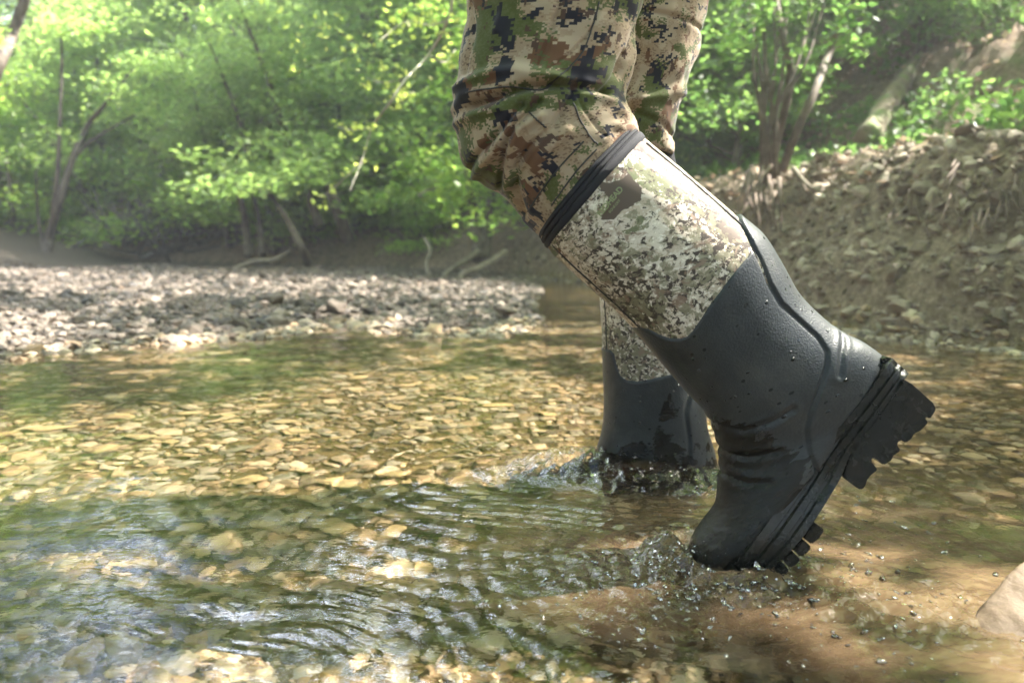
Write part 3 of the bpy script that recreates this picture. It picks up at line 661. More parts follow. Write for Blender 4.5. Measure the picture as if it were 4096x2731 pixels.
Cl = [(3626, 1490), (3587, 1537), (3480, 1680), (3395, 1800), (3345, 1915), (3215, 2110), (3110, 2225), (2990, 2315), (2880, 2360)]
wsl = [.026, .037, .040, .038, .040, .052, .054, .046, .022]
V, Fl = slab_loft(Al, Cl, wsl, NY)
def bevel_mesh(me, w_=.0015, seg=2):
    import bmesh
    b = bmesh.new(); b.from_mesh(me); bmesh.ops.recalc_face_normals(b, faces=b.faces)
    ed = [e for e in b.edges if len(e.link_faces) == 2 and e.calc_face_angle() > .6]
    bmesh.ops.bevel(b, geom=ed, offset=w_, segments=seg, affect='EDGES', clamp_overlap=True); 
    for f in b.faces: f.smooth = True
    b.to_mesh(me); b.free()
    me.set_sharp_from_angle(angle=math.radians(40)); return me
me = mixed('outsole', V, Fl, M['sole']); 
import bmesh as _bm
_b = _bm.new(); _b.from_mesh(me); _bm.ops.recalc_face_normals(_b, faces=_b.faces); _b.to_mesh(me); _b.free(); me.set_sharp_from_angle(angle=math.radians(50))
nsole = child('outsole', me, nboot)
def prism(pts, y0, y1, Y0=NY):
    a = [W(p[0]/4, p[1]/4, Y0-.032)+np.array([0, y0+.032, 0]) for p in pts]; c = [W(p[0]/4, p[1]/4, Y0-.032)+np.array([0, y1+.032, 0]) for p in pts]; n = len(pts)
    V = np.array(a+c); q = [[i, (i+1) % n, n+(i+1) % n, n+i] for i in range(n)]
    return V, q, n
def prisms(name, lst, mat, bev=.0016):
    import bmesh
    b = bmesh.new()
    for pts, y0, y1 in lst:
        V, q, n = prism(pts, y0, y1); vs_ = [b.verts.new(v) for v in V]
        b.faces.new(vs_[:n][::-1]); b.faces.new(vs_[n:])
        for f in q: b.faces.new([vs_[i] for i in f])
    me = bpy.data.meshes.new(name); b.to_mesh(me); b.free(); bevel_mesh(me, bev); me.materials.append(mat); return me
heel_prof = [(3600, 1510), (3632, 1528), (3668, 1560), (3716, 1603), (3729, 1628), (3705, 1668), (3690, 1655), (3684, 1662), (3698, 1682), (3668, 1712), (3640, 1726), (3636, 1740), (3610, 1762), (3585, 1750), (3572, 1768), (3588, 1792), (3560, 1812), (3550, 1832), (3520, 1850), (3496, 1828), (3478, 1818), (3470, 1834), (3498, 1868), (3470, 1890), (3456, 1908), (3446, 1938), (3430, 1948), (3412, 1938), (3360, 1898), (3405, 1775), (3500, 1655)]
heel_in = [(3600, 1515), (3690, 1585), (3700, 1625), (3640, 1700), (3560, 1785), (3470, 1860), (3430, 1905), (3365, 1890), (3405, 1775), (3500, 1655)]
lst = [(heel_prof, -.041, -.018), (heel_in, -.019, .019), (heel_prof, .018, .041)]
child('heel_block', prisms('heel_block', lst, M['sole']), nsole)
fl = []
cl2 = catmull(np.array(Cl, float), 200)
def lug(t0, t1, d, ya, yb):
    i0, i1 = int(t0*199), int(t1*199); a, b = cl2[i0], cl2[i1]; tx, ty = b-a; L = math.hypot(tx, ty); nx, ny = -ty/L, tx/L
    if nx < 0: nx, ny = -nx, -ny
    a2 = a-np.array([nx, ny])*10; b2 = b-np.array([nx, ny])*10
    return ([tuple(a2), (a[0]+nx*d*.96, a[1]+ny*d*.96), (a[0]+nx*d+tx*.25, a[1]+ny*d+ty*.25), (a[0]+nx*d+tx*.55, a[1]+ny*d+ty*.55), (b[0]+nx*d*.78, b[1]+ny*d*.78), tuple(b2)], ya, yb)
for k in range(7):
    t0 = .60+k*.05
    for ya, yb in ((-.052, -.024), (.024, .052)): fl.append(lug(t0, t0+.045, 36, ya, yb))
    fl.append(lug(t0+.02, t0+.055, 34, -.020, .020))
child('forefoot_lugs', prisms('forefoot_lugs', fl, M['sole'], .0012), nsole)
# kick spur over the heel
spur = [(3535, 1440), (3548, 1432), (3580, 1434), (3602, 1460), (3614, 1495), (3612, 1520), (3596, 1522), (3588, 1500), (3570, 1470)]
child('kick_spur', prisms('kick_spur', [(spur, -.028, .028)], M['sole'], .002), nsole)

# ---- far boot
FY = 1.25
def s4(l): return [(a*1.7415, b*1.7415, c*1.7415, d*1.7415, *r_) for a, b, c, d, *r_ in l]
fb_ = s4([(1345, 320, 1535, 330, .066), (1350, 345, 1540, 350, .067), (1362, 500, 1565, 500, .070), (1379, 690, 1588, 690, .066), (1384, 790, 1596, 780, .060), (1388, 860, 1604, 860, .056), (1389, 930, 1612, 925, .052), (1384, 990, 1620, 985, .049), (1366, 1045, 1636, 1040, .046), (1335, 1078, 1648, 1095, .042),
          (1300, 1095, 1650, 1135, .039), (1270, 1105, 1600, 1160, .039), (1240, 1115, 1520, 1172, .042), (1215, 1125, 1420, 1180, .046), (1195, 1135, 1320, 1182, .048), (1180, 1148, 1250, 1182, .038), (1178, 1160, 1200, 1180, .012)])
FL = Loft(fb_, FY)
k4 = lambda l: [(a*1.7415, b*1.7415) for a, b in l]
RF = k4([(1200, 795), (1383, 797), (1396, 797), (1403, 806), (1410, 832), (1418, 850), (1432, 860), (1455, 862), (1490, 854), (1530, 845), (1570, 838), (1800, 760), (1800, 1400), (1000, 1400), (1000, 795)])
HF = k4([(1560, 700), (1572, 860), (1570, 900), (1562, 935), (1572, 1000), (1570, 1060), (1540, 1085), (1560, 1140), (1800, 1150), (1800, 700)])
fboot = bpy.data.objects.new('boot', None); C.objects.link(fboot); fboot.parent = person; fboot['label'] = 'leading boot standing upright farther back, foot under the splashing water'
P, N, uv, _ = FL.grid(1, 5.8, 110, 120, shaft_f); child('shaft', loft_mesh('shaft', P, uv+.37, M['lichen']), fboot)
P, N, uv, (T, TH, cx, cy) = FL.grid(2.9, 16, 260, 200, rub_f(RF, HF)); wet = sstep(1500, 1950, cy)*.7-.05+.5*np.exp(-(((cx-2640)/60)**2+((cy-1600)/110)**2))
child('rubber_upper', loft_mesh('rubber_upper', P, uv+.2, M['rubber'], dict(wet=wet)), fboot)
P, N, uv, _ = FL.grid(.93, 1.3, 30, 110, lambda T, TH, cx, cy, P, uv: .003+0*T); child('top_binding', loft_mesh('top_binding', P, uv, M['bind']), fboot)
tt = np.linspace(1.2, 4.7, 60); Ps, _, _ = FL.ev(tt, np.full(60, math.pi-.35)); child('front_seam', tubes_mesh('front_seam', [(Ps, np.full(60, .0012), None)], M['seam']), fboot)
Af = k4([(1655, 1128), (1600, 1160), (1520, 1172), (1420, 1180), (1320, 1183), (1230, 1182), (1185, 1172)]); Cf = k4([(1662, 1172), (1600, 1200), (1520, 1200), (1420, 1206), (1320, 1210), (1230, 1206), (1175, 1190)])
V, Fl = slab_loft(Af, Cf, [.03, .040, .040, .042, .05, .05, .025], FY, 60); me = mixed('outsole', V, Fl, M['sole']); bevel_mesh(me, .001, 1); child('outsole', me, fboot)

# ---- trousers
r1c = lambda l: [(1700+a*.638, b*.638) for a, b in l]
folds = [(r1c([(230, 590), (400, 550), (560, 540), (740, 560), (860, 605)]), .006, 24), (r1c([(300, 720), (430, 695), (600, 645), (780, 622), (900, 625), (1120, 640)]), -.010, 15),
         (r1c([(205, 700), (260, 650), (420, 640), (600, 590), (800, 590)]), .004, 22), (r1c([(210, 790), (330, 770), (480, 750)]), .004, 20),
         (r1c([(270, 1085), (330, 1010), (420, 930), (520, 830), (600, 740)]), -.006, 13), (r1c([(300, 1110), (420, 1010), (500, 900), (570, 800)]), .006, 18),
         (r1c([(470, 1180), (485, 1050), (510, 940), (560, 850), (700, 720)]), -.006, 12), (r1c([(520, 1170), (530, 1000), (580, 880), (700, 800)]), .006, 18),
         (r1c([(615, 1345), (570, 1200), (570, 1090), (640, 980), (780, 860), (900, 660)]), -.006, 13), (r1c([(680, 1320), (640, 1180), (700, 1030), (860, 880)]), .005, 22),
         (r1c([(850, 40), (800, 220), (740, 400), (690, 510)]), -.004, 10), (r1c([(1110, 0), (1040, 200), (980, 340), (880, 450), (740, 545)]), -.002, 6),
         (r1c([(1230, 400), (1180, 520), (1110, 620)]), -.006, 16), (r1c([(1450, 0), (1330, 200), (1250, 380), (1200, 520)]), -.006, 22),
         (r1c([(480, 0), (490, 200), (460, 300)]), .003, 18), (r1c([(300, 100), (310, 300), (270, 520)]), -.003, 10), (r1c([(900, 640), (960, 760), (1040, 860), (1090, 900)]), -.002, 6),
         (r1c([(760, 880), (640, 1010), (560, 1130)]), .004, 14), (r1c([(980, 620), (1100, 660), (1220, 760)]), .005, 24)]
def trous_f(T, TH, cx, cy, P, uv):
    g = np.zeros(T.shape); cam_ = sstep(-.35, .15, np.sin(TH))
    for pts, a, sg in folds:
        d = segdist(cx, cy, pts); g += a*np.exp(-(d/sg)**2)*cam_
    back = 1-cam_
    g += .005*back*pn(uv[..., 0]*14, uv[..., 1]*30, 81)
    g += .0022*pn(uv[..., 0]*22+.4*uv[..., 1]*30, uv[..., 1]*26, 82)+.0012*pn(uv[..., 0]*50, uv[..., 1]*60, 83)
    return g
def knr(l): return [(a*1.7415, b*1.7415, c*1.7415, d*1.7415, w_, bw) for a, b, c, d, w_, bw in l]
nt_ = knr([(1075, -1100, 1560, -1100, .105, 0), (1080, -800, 1560, -800, .105, 0), (1075, -500, 1545, -500, .10, 0), (1074, -240, 1520, -240, .095, 0), (1071, -60, 1490, -60, .090, 0), (1068, 60, 1470, 60, .086, 0), (1052, 160, 1455, 150, .084, 0), (1044, 235, 1436, 215, .083, 5), (1050, 310, 1440, 250, .082, 8), (1066, 380, 1450, 270, .080, 10),
           (1110, 418, 1458, 285, .077, 12), (1160, 452, 1462, 300, .072, 14), (1205, 510, 1466, 312, .066, 14), (1240, 545, 1470, 330, .063, 14), (1275, 590, 1500, 380, .060, 12)])
TL = Loft(nt_, NY, p=2.15)
P1, N, uv1, _ = TL.grid(0, 14, 520, 360, trous_f)
ft_ = knr([(1330, -760, 1660, -760, .10, 0), (1340, -560, 1655, -560, .10, 0), (1370, -300, 1640, -300, .095, 0), (1385, -100, 1628, -100, .088, 0), (1393, 0, 1618, 0, .085, 0), (1398, 100, 1604, 100, .082, 0), (1395, 190, 1576, 190, .080, 0), (1390, 250, 1552, 250, .078, 0), (1388, 300, 1546, 300, .074, 0), (1375, 345, 1543, 348, .073, 0), (1372, 352, 1538, 356, .06, 0)])
TF = Loft(ft_, 1.22, p=2.2)
def ftf(T, TH, cx, cy, P, uv):
    g = .005*pn(uv[..., 0]*10, uv[..., 1]*20, 84)+.003*pn(uv[..., 0]*25, uv[..., 1]*22, 85)+.0012*pn(uv[..., 0]*50, uv[..., 1]*60, 86)
    for pts, a, sg in ((k4([(1450, 60), (1530, 75), (1612, 85)]), -.004, 10), (k4([(1440, 250), (1500, 240), (1560, 215)]), .006, 20), (k4([(1440, 275), (1500, 300), (1540, 320)]), -.005, 14)):
        g += a*np.exp(-(segdist(cx, cy, pts)/sg)**2)
    return g
P2, N, uv2, _ = TF.grid(0, 10, 240, 200, ftf)
V, Fq = join([(P1.reshape(-1, 3), grid_faces(*P1.shape[:2])), (P2.reshape(-1, 3), grid_faces(*P2.shape[:2]))])
me = mesh_np('trousers', V, Fq, M['camo'], uv=np.vstack([uv1.reshape(-1, 2), uv2.reshape(-1, 2)+(.6, .3)]))
import bmesh
b = bmesh.new(); b.from_mesh(me); bmesh.ops.remove_doubles(b, verts=b.verts, dist=1e-6); bmesh.ops.recalc_face_normals(b, faces=b.faces); b.to_mesh(me); b.free()
trousers = child('trousers', me, person)

# ------------------------------------------------------------------ foliage
def leaves(P, size, up=.7, seed=0, droop=.2):
    r = np.random.RandomState(seed); n = len(P)
    nrm = r.randn(n, 3)*(1-up)+np.array([0, 0, up]); nrm /= np.linalg.norm(nrm, axis=1)[:, None]
    d = r.randn(n, 3); d[:, 2] -= droop; d -= nrm*np.sum(d*nrm, 1)[:, None]; d /= np.linalg.norm(d, axis=1)[:, None]
    c = np.cross(nrm, d); L = (size*r.uniform(.65, 1.3, n))[:, None]; Wd = L*.32
    V = np.stack([P, P+d*L*.45+c*Wd-nrm*L*.06, P+d*L, P+d*L*.45-c*Wd-nrm*L*.06], 1).reshape(-1, 3)
    F = np.arange(4*n).reshape(-1, 4); return V, F
def spray(center, rad, n, r, thick=.06):
    a = r.rand(n)*2*np.pi; q = np.sqrt(r.rand(n))*rad
    P = np.stack([np.cos(a)*q, np.sin(a)*q*.75, r.randn(n)*thick-.12*q*q/rad], 1); t = r.rand()*2*np.pi; c_, s_ = math.cos(t), math.sin(t)
    P[:, :2] = P[:, :2]@np.array([[c_, -s_], [s_, c_]]); return P+center
def make_tree(seed, H, lean=(0, 0), rad=.09, crown_r=2.0, nspray=110, nleaf=75, leafsize=.085, base_h=.22, stems=1, sprayr=(.3, .65)):
    r = np.random.RandomState(seed); tb = []; pts = []
    for st in range(stems):
        a0 = r.rand()*6.28; k = 7; P = [np.array([.12*math.cos(a0)*st, .12*math.sin(a0)*st, -.25])]
        ln = np.array([lean[0]+.12*r.randn()+(.25*math.cos(a0) if stems > 1 else 0), lean[1]+.12*r.randn()+(.25*math.sin(a0) if stems > 1 else 0)])
        for i in range(1, k): f = i/(k-1); P.append(np.array([P[0][0]+ln[0]*H*f**1.3+.05*r.randn()*H*.15, P[0][1]+ln[1]*H*f**1.3+.05*r.randn()*H*.15, -.25+(H+.25)*f*(1-.08*st)]))
        tb.append((P, np.linspace(rad*(1-.2*st), rad*.12, k), 26)); PP = catmull(np.array(P), 40)
        nl = int(nspray/stems/4.5)
        for b_ in range(nl):
            f = base_h+(1-base_h)*(b_+.5)/nl; s0 = PP[int(f*39)]; a = r.rand()*6.28; Lb = crown_r*(1.05-.65*f)*r.uniform(.6, 1.15)
            e = s0+np.array([math.cos(a)*Lb, math.sin(a)*Lb, Lb*r.uniform(-.05, .35)]); m_ = (s0+e)/2+np.array([0, 0, Lb*.12])+r.randn(3)*.06*Lb
            tb.append(([s0, m_, e], [rad*.32*(1.1-f), rad*.2*(1.1-f), .004], 9))
            for q in range(5):
                g = r.uniform(.25, 1.05); c = s0*(1-g)**2+2*g*(1-g)*m_+e*g*g if g <= 1 else e; pts.append(spray(c+r.randn(3)*(.22, .22, .12), r.uniform(*sprayr), nleaf, r))
    P = np.vstack(pts); V, F = leaves(P, leafsize, .72, seed+1)
    return tubes_mesh('trunk', tb, M['bark'], 7, .06), (V, F)
def crown_mesh(VF, mat): return mesh_np('crown', VF[0], VF[1], mat, smooth=False)
kinds = []
for sd, H, ln, cr, ns, mat, st, bh in ((11, 4.6, (.12, 0), 1.9, 190, 'leafA', 1, .16), (12, 5.6, (-.1, .05), 2.1, 220, 'leafB', 1, .22), (13, 3.4, (.2, -.05), 1.6, 150, 'leafA', 2, .1), (14, 7.5, (.05, 0), 2.4, 260, 'leafC', 1, .3), (15, 4.0, (-.2, 0), 1.8, 170, 'leafA', 2, .12), (16, 2.3, (.05, 0), 1.2, 95, 'leafB', 3, .05)):
    tm, vf = make_tree(sd, H, ln, .05+.012*H, cr, ns, 62, .085, bh, st); kinds.append((tm, crown_mesh(vf, M[mat]), H))
kinds.append((kinds[0][0], kinds[0][1].copy(), 4.6)); kinds[6][1].materials[0] = M['leafC']
klab = ['slender tree with bright green layered leaves in the woods behind the creek', 'yellow green young tree glowing in the sun in the woods behind the creek', 'low two stemmed bright green tree in the woods behind the creek', 'taller darker green tree in the woods behind the creek',
        'leaning bushy green tree in the woods behind the creek', 'small leafy green sapling in the woods behind the creek', 'shaded deep green tree in the woods behind the creek']
def plant(k, x, y, s=1, rz=0, lab=None, group='woodland trees behind the creek', name=None):
    e = empty(name or ('sapling' if k == 5 else 'woodland_tree'), (x, y, float(hz(x, y)[0])-.05)); e.scale = (s, s, s); e.rotation_euler = (0, 0, rz)
    tag(e, lab or klab[k], 'tree', group if not lab else None)
    link('trunk', kinds[k][0], e); link('crown', kinds[k][1], e); return e
r = np.random.RandomState(77); placed = []
tries = 0
while len(placed) < 80 and tries < 6000:
    tries += 1; y = r.uniform(9.5, 26); x = r.uniform(-.78, .78)*y
    px_ = 512+x/y*796
    if y < 12.5 and (px_ < 250): continue
    if px_ > 560 and y < 10.5: continue
    if terrain(np.array([x]), np.array([y]))[1]['bar'][0] > .5 and y < 13: continue
    if any((x-a)**2+(y-c)**2 < (1.15+.02*y)**2 for a, c in placed): continue
    placed.append((x, y)); rt = px_ > 600
    k = r.choice([3, 6, 4, 0], p=[.45, .45, .05, .05]) if rt else r.choice([0, 1, 2, 3, 4, 5], p=[.26, .2, .2, .1, .16, .08])
    plant(k, x, y, r.uniform(.8, 1.2), r.uniform(0, 6.28))
for i, (x, y, k, s) in enumerate([(-13, 13.8, 3, 1.5), (-10.8, 14.5, 3, 1.6), (-15.5, 16, 3, 1.6), (-6.8, 18, 3, 1.5), (.3, 15.5, 3, 1.4), (3.2, 14.5, 3, 1.3), (5.8, 12.5, 3, 1.25), (8.5, 10, 3, 1.2)]):
    plant(k, x, y, s, i*2.1, None)
for i, (x, y, k, s) in enumerate([(-5, -4.5, 3, 1.2), (-2, -6.5, 3, 1.4), (1.2, -7, 6, 1.6), (4.2, -6, 3, 1.3), (-7.5, -2.5, 3, 1.3), (-9, .8, 3, 1.3), (-9.5, 4.5, 3, 1.2), (7.5, -5.5, 3, 1.3)]):
    plant(k, x, y, s, i*1.9+.5, None)
# nearer saplings at the foot of the woods
for i, (px_, y, k, s) in enumerate([(350, 11.5, 5, 1.0), (425, 9.6, 5, .45), (400, 12.5, 2, 1.1), (460, 11.5, 4, 1.0), (280, 10.9, 2, .75), (235, 11.6, 2, .8), (180, 12.6, 5, 1.2), (120, 13.4, 5, 1.1), (20, 13.0, 5, 1.1), (560, 8.2, 5, 1.0), (700, 7.6, 6, .45), (735, 7.2, 6, .5), (980, 6.6, 6, .4), (905, 7.8, 6, .5), (640, 8.5, 6, .6), (760, 8.8, 6, .7), (1010, 8.0, 6, .7)]):
    x = (px_-512)/796*y; plant(k, x, y, s, i*1.3, None)

# trees whose trunks are traced in the picture: real depth, real girth, own crowns
def traced(name, stems, Yd, label, mat='bark', crown=None, group=None, seed=0, cat='tree', leaf='leafA', nleaf=60, lsz=.085):
    lst = []; tips = []
    for pts, r0, r1 in stems:
        rr_ = np.random.RandomState(seed+len(lst)); P = [W(a, b_, Yd+.25*math.sin(i*1.7+seed)*(i > 0)) for i, (a, b_) in enumerate(pts)]
        lst.append((P, np.linspace(r0, r1, len(P)), 10*len(P))); tips.append(P)
    e = empty(name, tuple(lst[0][0][0])); tag(e, label, cat, group)
    t = child('trunk', tubes_mesh('trunk', lst, M[mat], 8, .05), e)
    if crown:
        rr_ = np.random.RandomState(seed+50); Q = []
        for (a, b_, n_) in crown:
            for q in range(n_): Q.append(spray(W(a+rr_.randn()*16, b_+rr_.randn()*14, Yd+rr_.randn()*.5), rr_.uniform(.25, .55)*Yd/11, nleaf, rr_))
        V, F = leaves(np.vstack(Q), lsz, .7, seed); child('crown', mesh_np('crown', V, F, M[leaf], smooth=False), e)
    return e
traced('leaning_tree', [([(46, 262), (50, 235), (60, 200), (72, 160), (88, 125), (102, 108), (118, 88)], .075, .02), ([(47, 262), (52, 225), (57, 180), (60, 120), (62, 60), (60, 20)], .05, .012), ([(74, 158), (92, 140), (112, 128), (140, 112)], .026, .01), ([(116, 90), (135, 68), (160, 52), (190, 58)], .022, .008), ([(46, 262), (38, 215), (36, 170)], .028, .008)], 11,
       'dark twin stemmed tree leaning right at the left end of the gravel bar', crown=[(60, 20, 8), (120, 70, 8), (150, 100, 7), (180, 60, 6), (35, 150, 4), (20, 60, 5), (90, 20, 6)], seed=1)
traced('leaning_tree', [([(-40, 180), (-20, 110), (0, 62), (12, 35), (30, -15)], .07, .05)], 8, 'trunk slanting through the top left corner', crown=[(30, -30, 3), (-10, 30, 2)], seed=2, leaf='leafB')
traced('sapling', [([(308, 262), (300, 245), (289, 222), (278, 205), (262, 182)], .05, .025)], 9, 'thin dark bare sapling leaning left at the foot of the slope', crown=[(255, 165, 6), (285, 170, 5)], seed=3)
traced('tall_tree', [([(292, 190), (284, 120), (276, 66), (264, 30), (252, -40)], .17, .13)], 13, 'thick grey trunk at the top, left of the centre, leaning left', crown=[(250, -45, 4), (310, 100, 5)], seed=4)
traced('tall_tree', [([(378, 200), (374, 120), (369, 60), (364, -40)], .14, .11)], 13, 'thick straight grey trunk at the top, left of the trousers', crown=[(360, -45, 4), (400, 90, 4)], seed=5)
traced('multi_stemmed_tree', [([(478, 258), (474, 225), (470, 190), (465, 150)], .07, .03), ([(486, 258), (489, 220), (492, 180), (500, 150)], .05, .02), ([(480, 258), (482, 215), (481, 170)], .04, .02)], 8, 'dark multi stemmed tree beside the trousers, roots reaching to the gravel bar', crown=[(470, 175, 9), (500, 180, 6), (440, 165, 6), (420, 185, 6), (400, 175, 4), (480, 200, 3)], seed=6, leaf='leafB', lsz=.07)
traced('sapling', [([(249, 255), (246, 225), (241, 200), (236, 170)], .06, .03), ([(263, 255), (259, 220), (252, 190)], .05, .02)], 9.6, 'pair of dark stems in the middle of the slope, left of the leaning sapling', crown=[(235, 165, 7), (262, 170, 6), (210, 185, 5)], seed=7)
traced('sapling', [([(320, 225), (311, 200), (305, 175)], .07, .03)], 9.8, 'short stout dark stem on the slope, left one of two', crown=[(300, 165, 6)], seed=8)
traced('sapling', [([(348, 240), (338, 210), (330, 190), (326, 165)], .09, .04)], 9.6, 'short stout dark stem on the slope, right one of two', crown=[(325, 155, 7), (365, 150, 5)], seed=9)
traced('sapling', [([(14, 225), (10, 190), (6, 150)], .05, .02)], 12.5, 'thin dark stem near the left edge of the woods', crown=[(5, 140, 5)], seed=10)
# multi stemmed clump on the bank at the right with hanging roots
st = []
rr_ = np.random.RandomState(5)
for i in range(11):
    bx = 768+rr_.uniform(-8, 18); tx = 730+i*10+rr_.uniform(-12, 12); st.append(([(bx, 182), (bx+rr_.uniform(-6, 6), 120), (bx+(tx-bx)*.5+rr_.uniform(-8, 8), 60), (tx, -30)], .010+.011*rr_.rand(), .005))
st.append(([(782, 170), (797, 130), (815, 90), (828, 55), (842, 22)], .030, .020)); st.append(([(775, 150), (790, 80), (782, 30), (772, -20)], .028, .015))
clump = traced('multi_stemmed_tree', st, 5.1, 'clump of grey brown stems on the right bank above hanging roots', crown=[(760, 20, 5), (720, 40, 5), (800, 60, 3), (745, 100, 3), (820, 10, 4), (700, 100, 3), (850, 30, 3)], seed=21, nleaf=45, lsz=.055, mat='clumpbark', leaf='leafC')
rl = []
for i in range(38):
    a = 745+rr_.rand()*75; b0 = 165+rr_.rand()*30; ln_ = rr_.uniform(20, 75); dx = rr_.uniform(-26, 26); yd = 4.75-rr_.rand()*.55
    rl.append(([W(a, b0, yd+.15), W(a+dx*.4, b0+ln_*.4, yd), W(a+dx, b0+ln_, yd-.05)], [.012, .008, .003], 8))
child('hanging_roots', tubes_mesh('hanging_roots', rl, M['darkroot'], 5, .1), clump)
rl = []
for i in range(90):
    a = rr_.uniform(690, 1040); b0 = 165+rr_.rand()*60-.04*(a-760); ln_ = rr_.uniform(8, 40); dx = rr_.uniform(-18, 18); best = None
    for yd in np.linspace(2.6, 7, 60):
        q = W(a, b0, yd)
        if hz(q[0], q[1])[0] >= q[2]: best = yd; break
    if best is None: continue
    yd = best-.03; rl.append(([W(a, b0, yd+.06), W(a+dx*.4, b0+ln_*.4, yd-.08), W(a+dx, b0+ln_, yd-.15)], [.006, .005, .002], 6))
tag(link('bank_rootlets', tubes_mesh('bank_rootlets', rl, M['darkroot'], 4, .1)), 'fine brown rootlets hanging over the face of the eroded bank', 'roots', kind='stuff')
def stick(pts, yd, r0, r1, label, mat='root', name='branch', group=None):
    return tag(link(name, tubes_mesh(name, [([W(a, b_, y_) for (a, b_), y_ in zip(pts, yd)], np.linspace(r0, r1, len(pts)), 10*len(pts))], M[mat], 7, .06)), label, 'branch', group)
stick([(793, 168), (812, 188), (845, 202)], (4.35, 4.25, 4.2), .014, .008, 'pale dead stick pointing down right below the stem clump, crossing another', name='dead_stick')
stick([(822, 178), (812, 195), (802, 216)], (4.2, 4.2, 4.15), .009, .006, 'short pale dead stick leaning left under the stem clump', name='dead_stick')
stick([(805, 200), (830, 194), (860, 195)], (4.2, 4.2, 4.2), .007, .005, 'thin pale stick lying level under the stem clump', name='dead_stick')
stick([(960, 172), (985, 166), (1005, 167), (1030, 174)], (3.6, 3.6, 3.6, 3.6), .010, .008, 'bare pale root arching out of the bank top at the right edge', name='bare_root')
stick([(425, 238), (430, 250), (426, 262), (429, 276)], (8, 7.9, 7.8, 7.7), .022, .018, 'crooked pale branch standing at the far edge of the gravel bar', name='bare_root')
stick([(478, 252), (462, 262), (450, 270), (440, 280)], (8, 7.8, 7.6, 7.4), .035, .02, 'pale root running down left from the multi stemmed tree', name='bare_root')
stick([(505, 252), (490, 262), (478, 268), (462, 274), (462, 284)], (7.6, 7.4, 7.3, 7.2, 7.1), .038, .02, 'pale root looping down to the water right of the multi stemmed tree', name='bare_root')
stick([(235, 268), (255, 261), (275, 259), (290, 250)], (9.2, 9.2, 9.2, 9.3), .03, .02, 'long pale driftwood branch lying on the slope foot in the middle', name='driftwood_branch')
stick([(418, 195), (440, 186), (470, 184)], (7.5, 7.5, 7.5), .012, .006, 'thin pale bare branch stretching left from the multi stemmed tree', name='bare_branch')
# fallen logs
def log(a, b_, ya, yb, rr0, label, mat='deadwood', group=None):
    P0, P1 = W(*a, ya), W(*b_, yb); mid = (P0+P1)/2+np.array([0, 0, .03]); me = tubes_mesh('fallen_log', [([P0, mid, P1], [rr0, rr0*.92, rr0*.8], 20)], M[mat], 12, .07); return tag(link('fallen_log', me), label, 'log', group)
log((866, 140), (915, 66), 5.6, 7.6, .085, 'mossy brown log leaning up the hillside behind the right bank', 'mossy')
for i, (a, b_, ya, yb, rr0) in enumerate([((150, 262), (238, 228), 12, 12.4, .10), ((168, 264), (225, 236), 11.7, 12, .08), ((185, 262), (262, 238), 11.9, 12.6, .07), ((205, 266), (222, 230), 11.5, 12.2, .06), ((165, 250), (200, 226), 12.3, 12.8, .06), ((190, 240), (265, 222), 12.6, 13, .07), ((140, 258), (200, 245), 11.6, 11.8, .05)]):
    log(a, b_, ya, yb, rr0, 'grey dead log in the dark brush pile at the far side of the gravel bar', group='logs in the brush pile')
x, y = cloud(3000, -6.8, -2.6, 11.0, 13.2, 15, lambda x, y: np.abs((x+4.6)/1.6)**2+((y-12.2)/.8)**2 < 1)
Q = [([np.array([a, c, hz(a, c)[0]+.05+.5*random.random()]), np.array([a+random.uniform(-.6, .6), c+random.uniform(-.3, .3), hz(a, c)[0]+.1+.8*random.random()])], [.02, .01], 3) for a, c in list(zip(x, y))[:340]]
tag(link('brush_pile', tubes_mesh('brush_pile', Q, M['deadwood'], 5)), 'dark tangled brush pile of dead twigs behind the gravel bar', 'brush', kind='stuff')
# hanging twig with new yellow leaves, left of the trousers
tw = [([(455, -20), (448, 20), (428, 55), (405, 80), (388, 105), (372, 128), (362, 160), (350, 190)], .008, .003), ([(388, 105), (400, 95), (415, 92)], .004, .002), ([(362, 160), (345, 178), (322, 196), (315, 190)], .004, .002), ([(448, 20), (430, 25), (405, 22), (380, 40)], .005, .002), ([(405, 80), (380, 82), (368, 78)], .003, .002), ([(428, 55), (445, 62), (455, 50)], .004, .002), ([(372, 128), (352, 130), (338, 126)], .003, .002)]
hb_ = traced('hanging_branch', tw, 3.9, 'crooked pale twig with fresh yellow leaves hanging left of the trousers', mat='twig', seed=30, cat='branch')
rr_ = np.random.RandomState(3); Q = []
for pts, *_ in tw:
    pp = catmull(np.array(pts, float), 14)
    for a, b_ in pp:
        for q in range(3 if rr_.rand() < .55 else 0): Q.append(W(a+rr_.randn()*7, b_+rr_.randn()*6, 3.9+rr_.randn()*.12))
for (a, b_, n_) in ((335, 25, 9), (350, 45, 9), (410, 30, 10), (425, 10, 10), (300, 60, 5), (270, 20, 5), (290, 35, 6), (395, 45, 9), (380, 60, 6), (405, 15, 8), (320, 10, 5)):
    for q in range(n_): Q.append(W(a+rr_.randn()*13, b_+rr_.randn()*9, 3.9+rr_.randn()*.2))
V, F = leaves(np.array(Q), .036, .4, 4); child('leaves', mesh_np('leaves', V, F, M['leafY'], smooth=False), hb_)
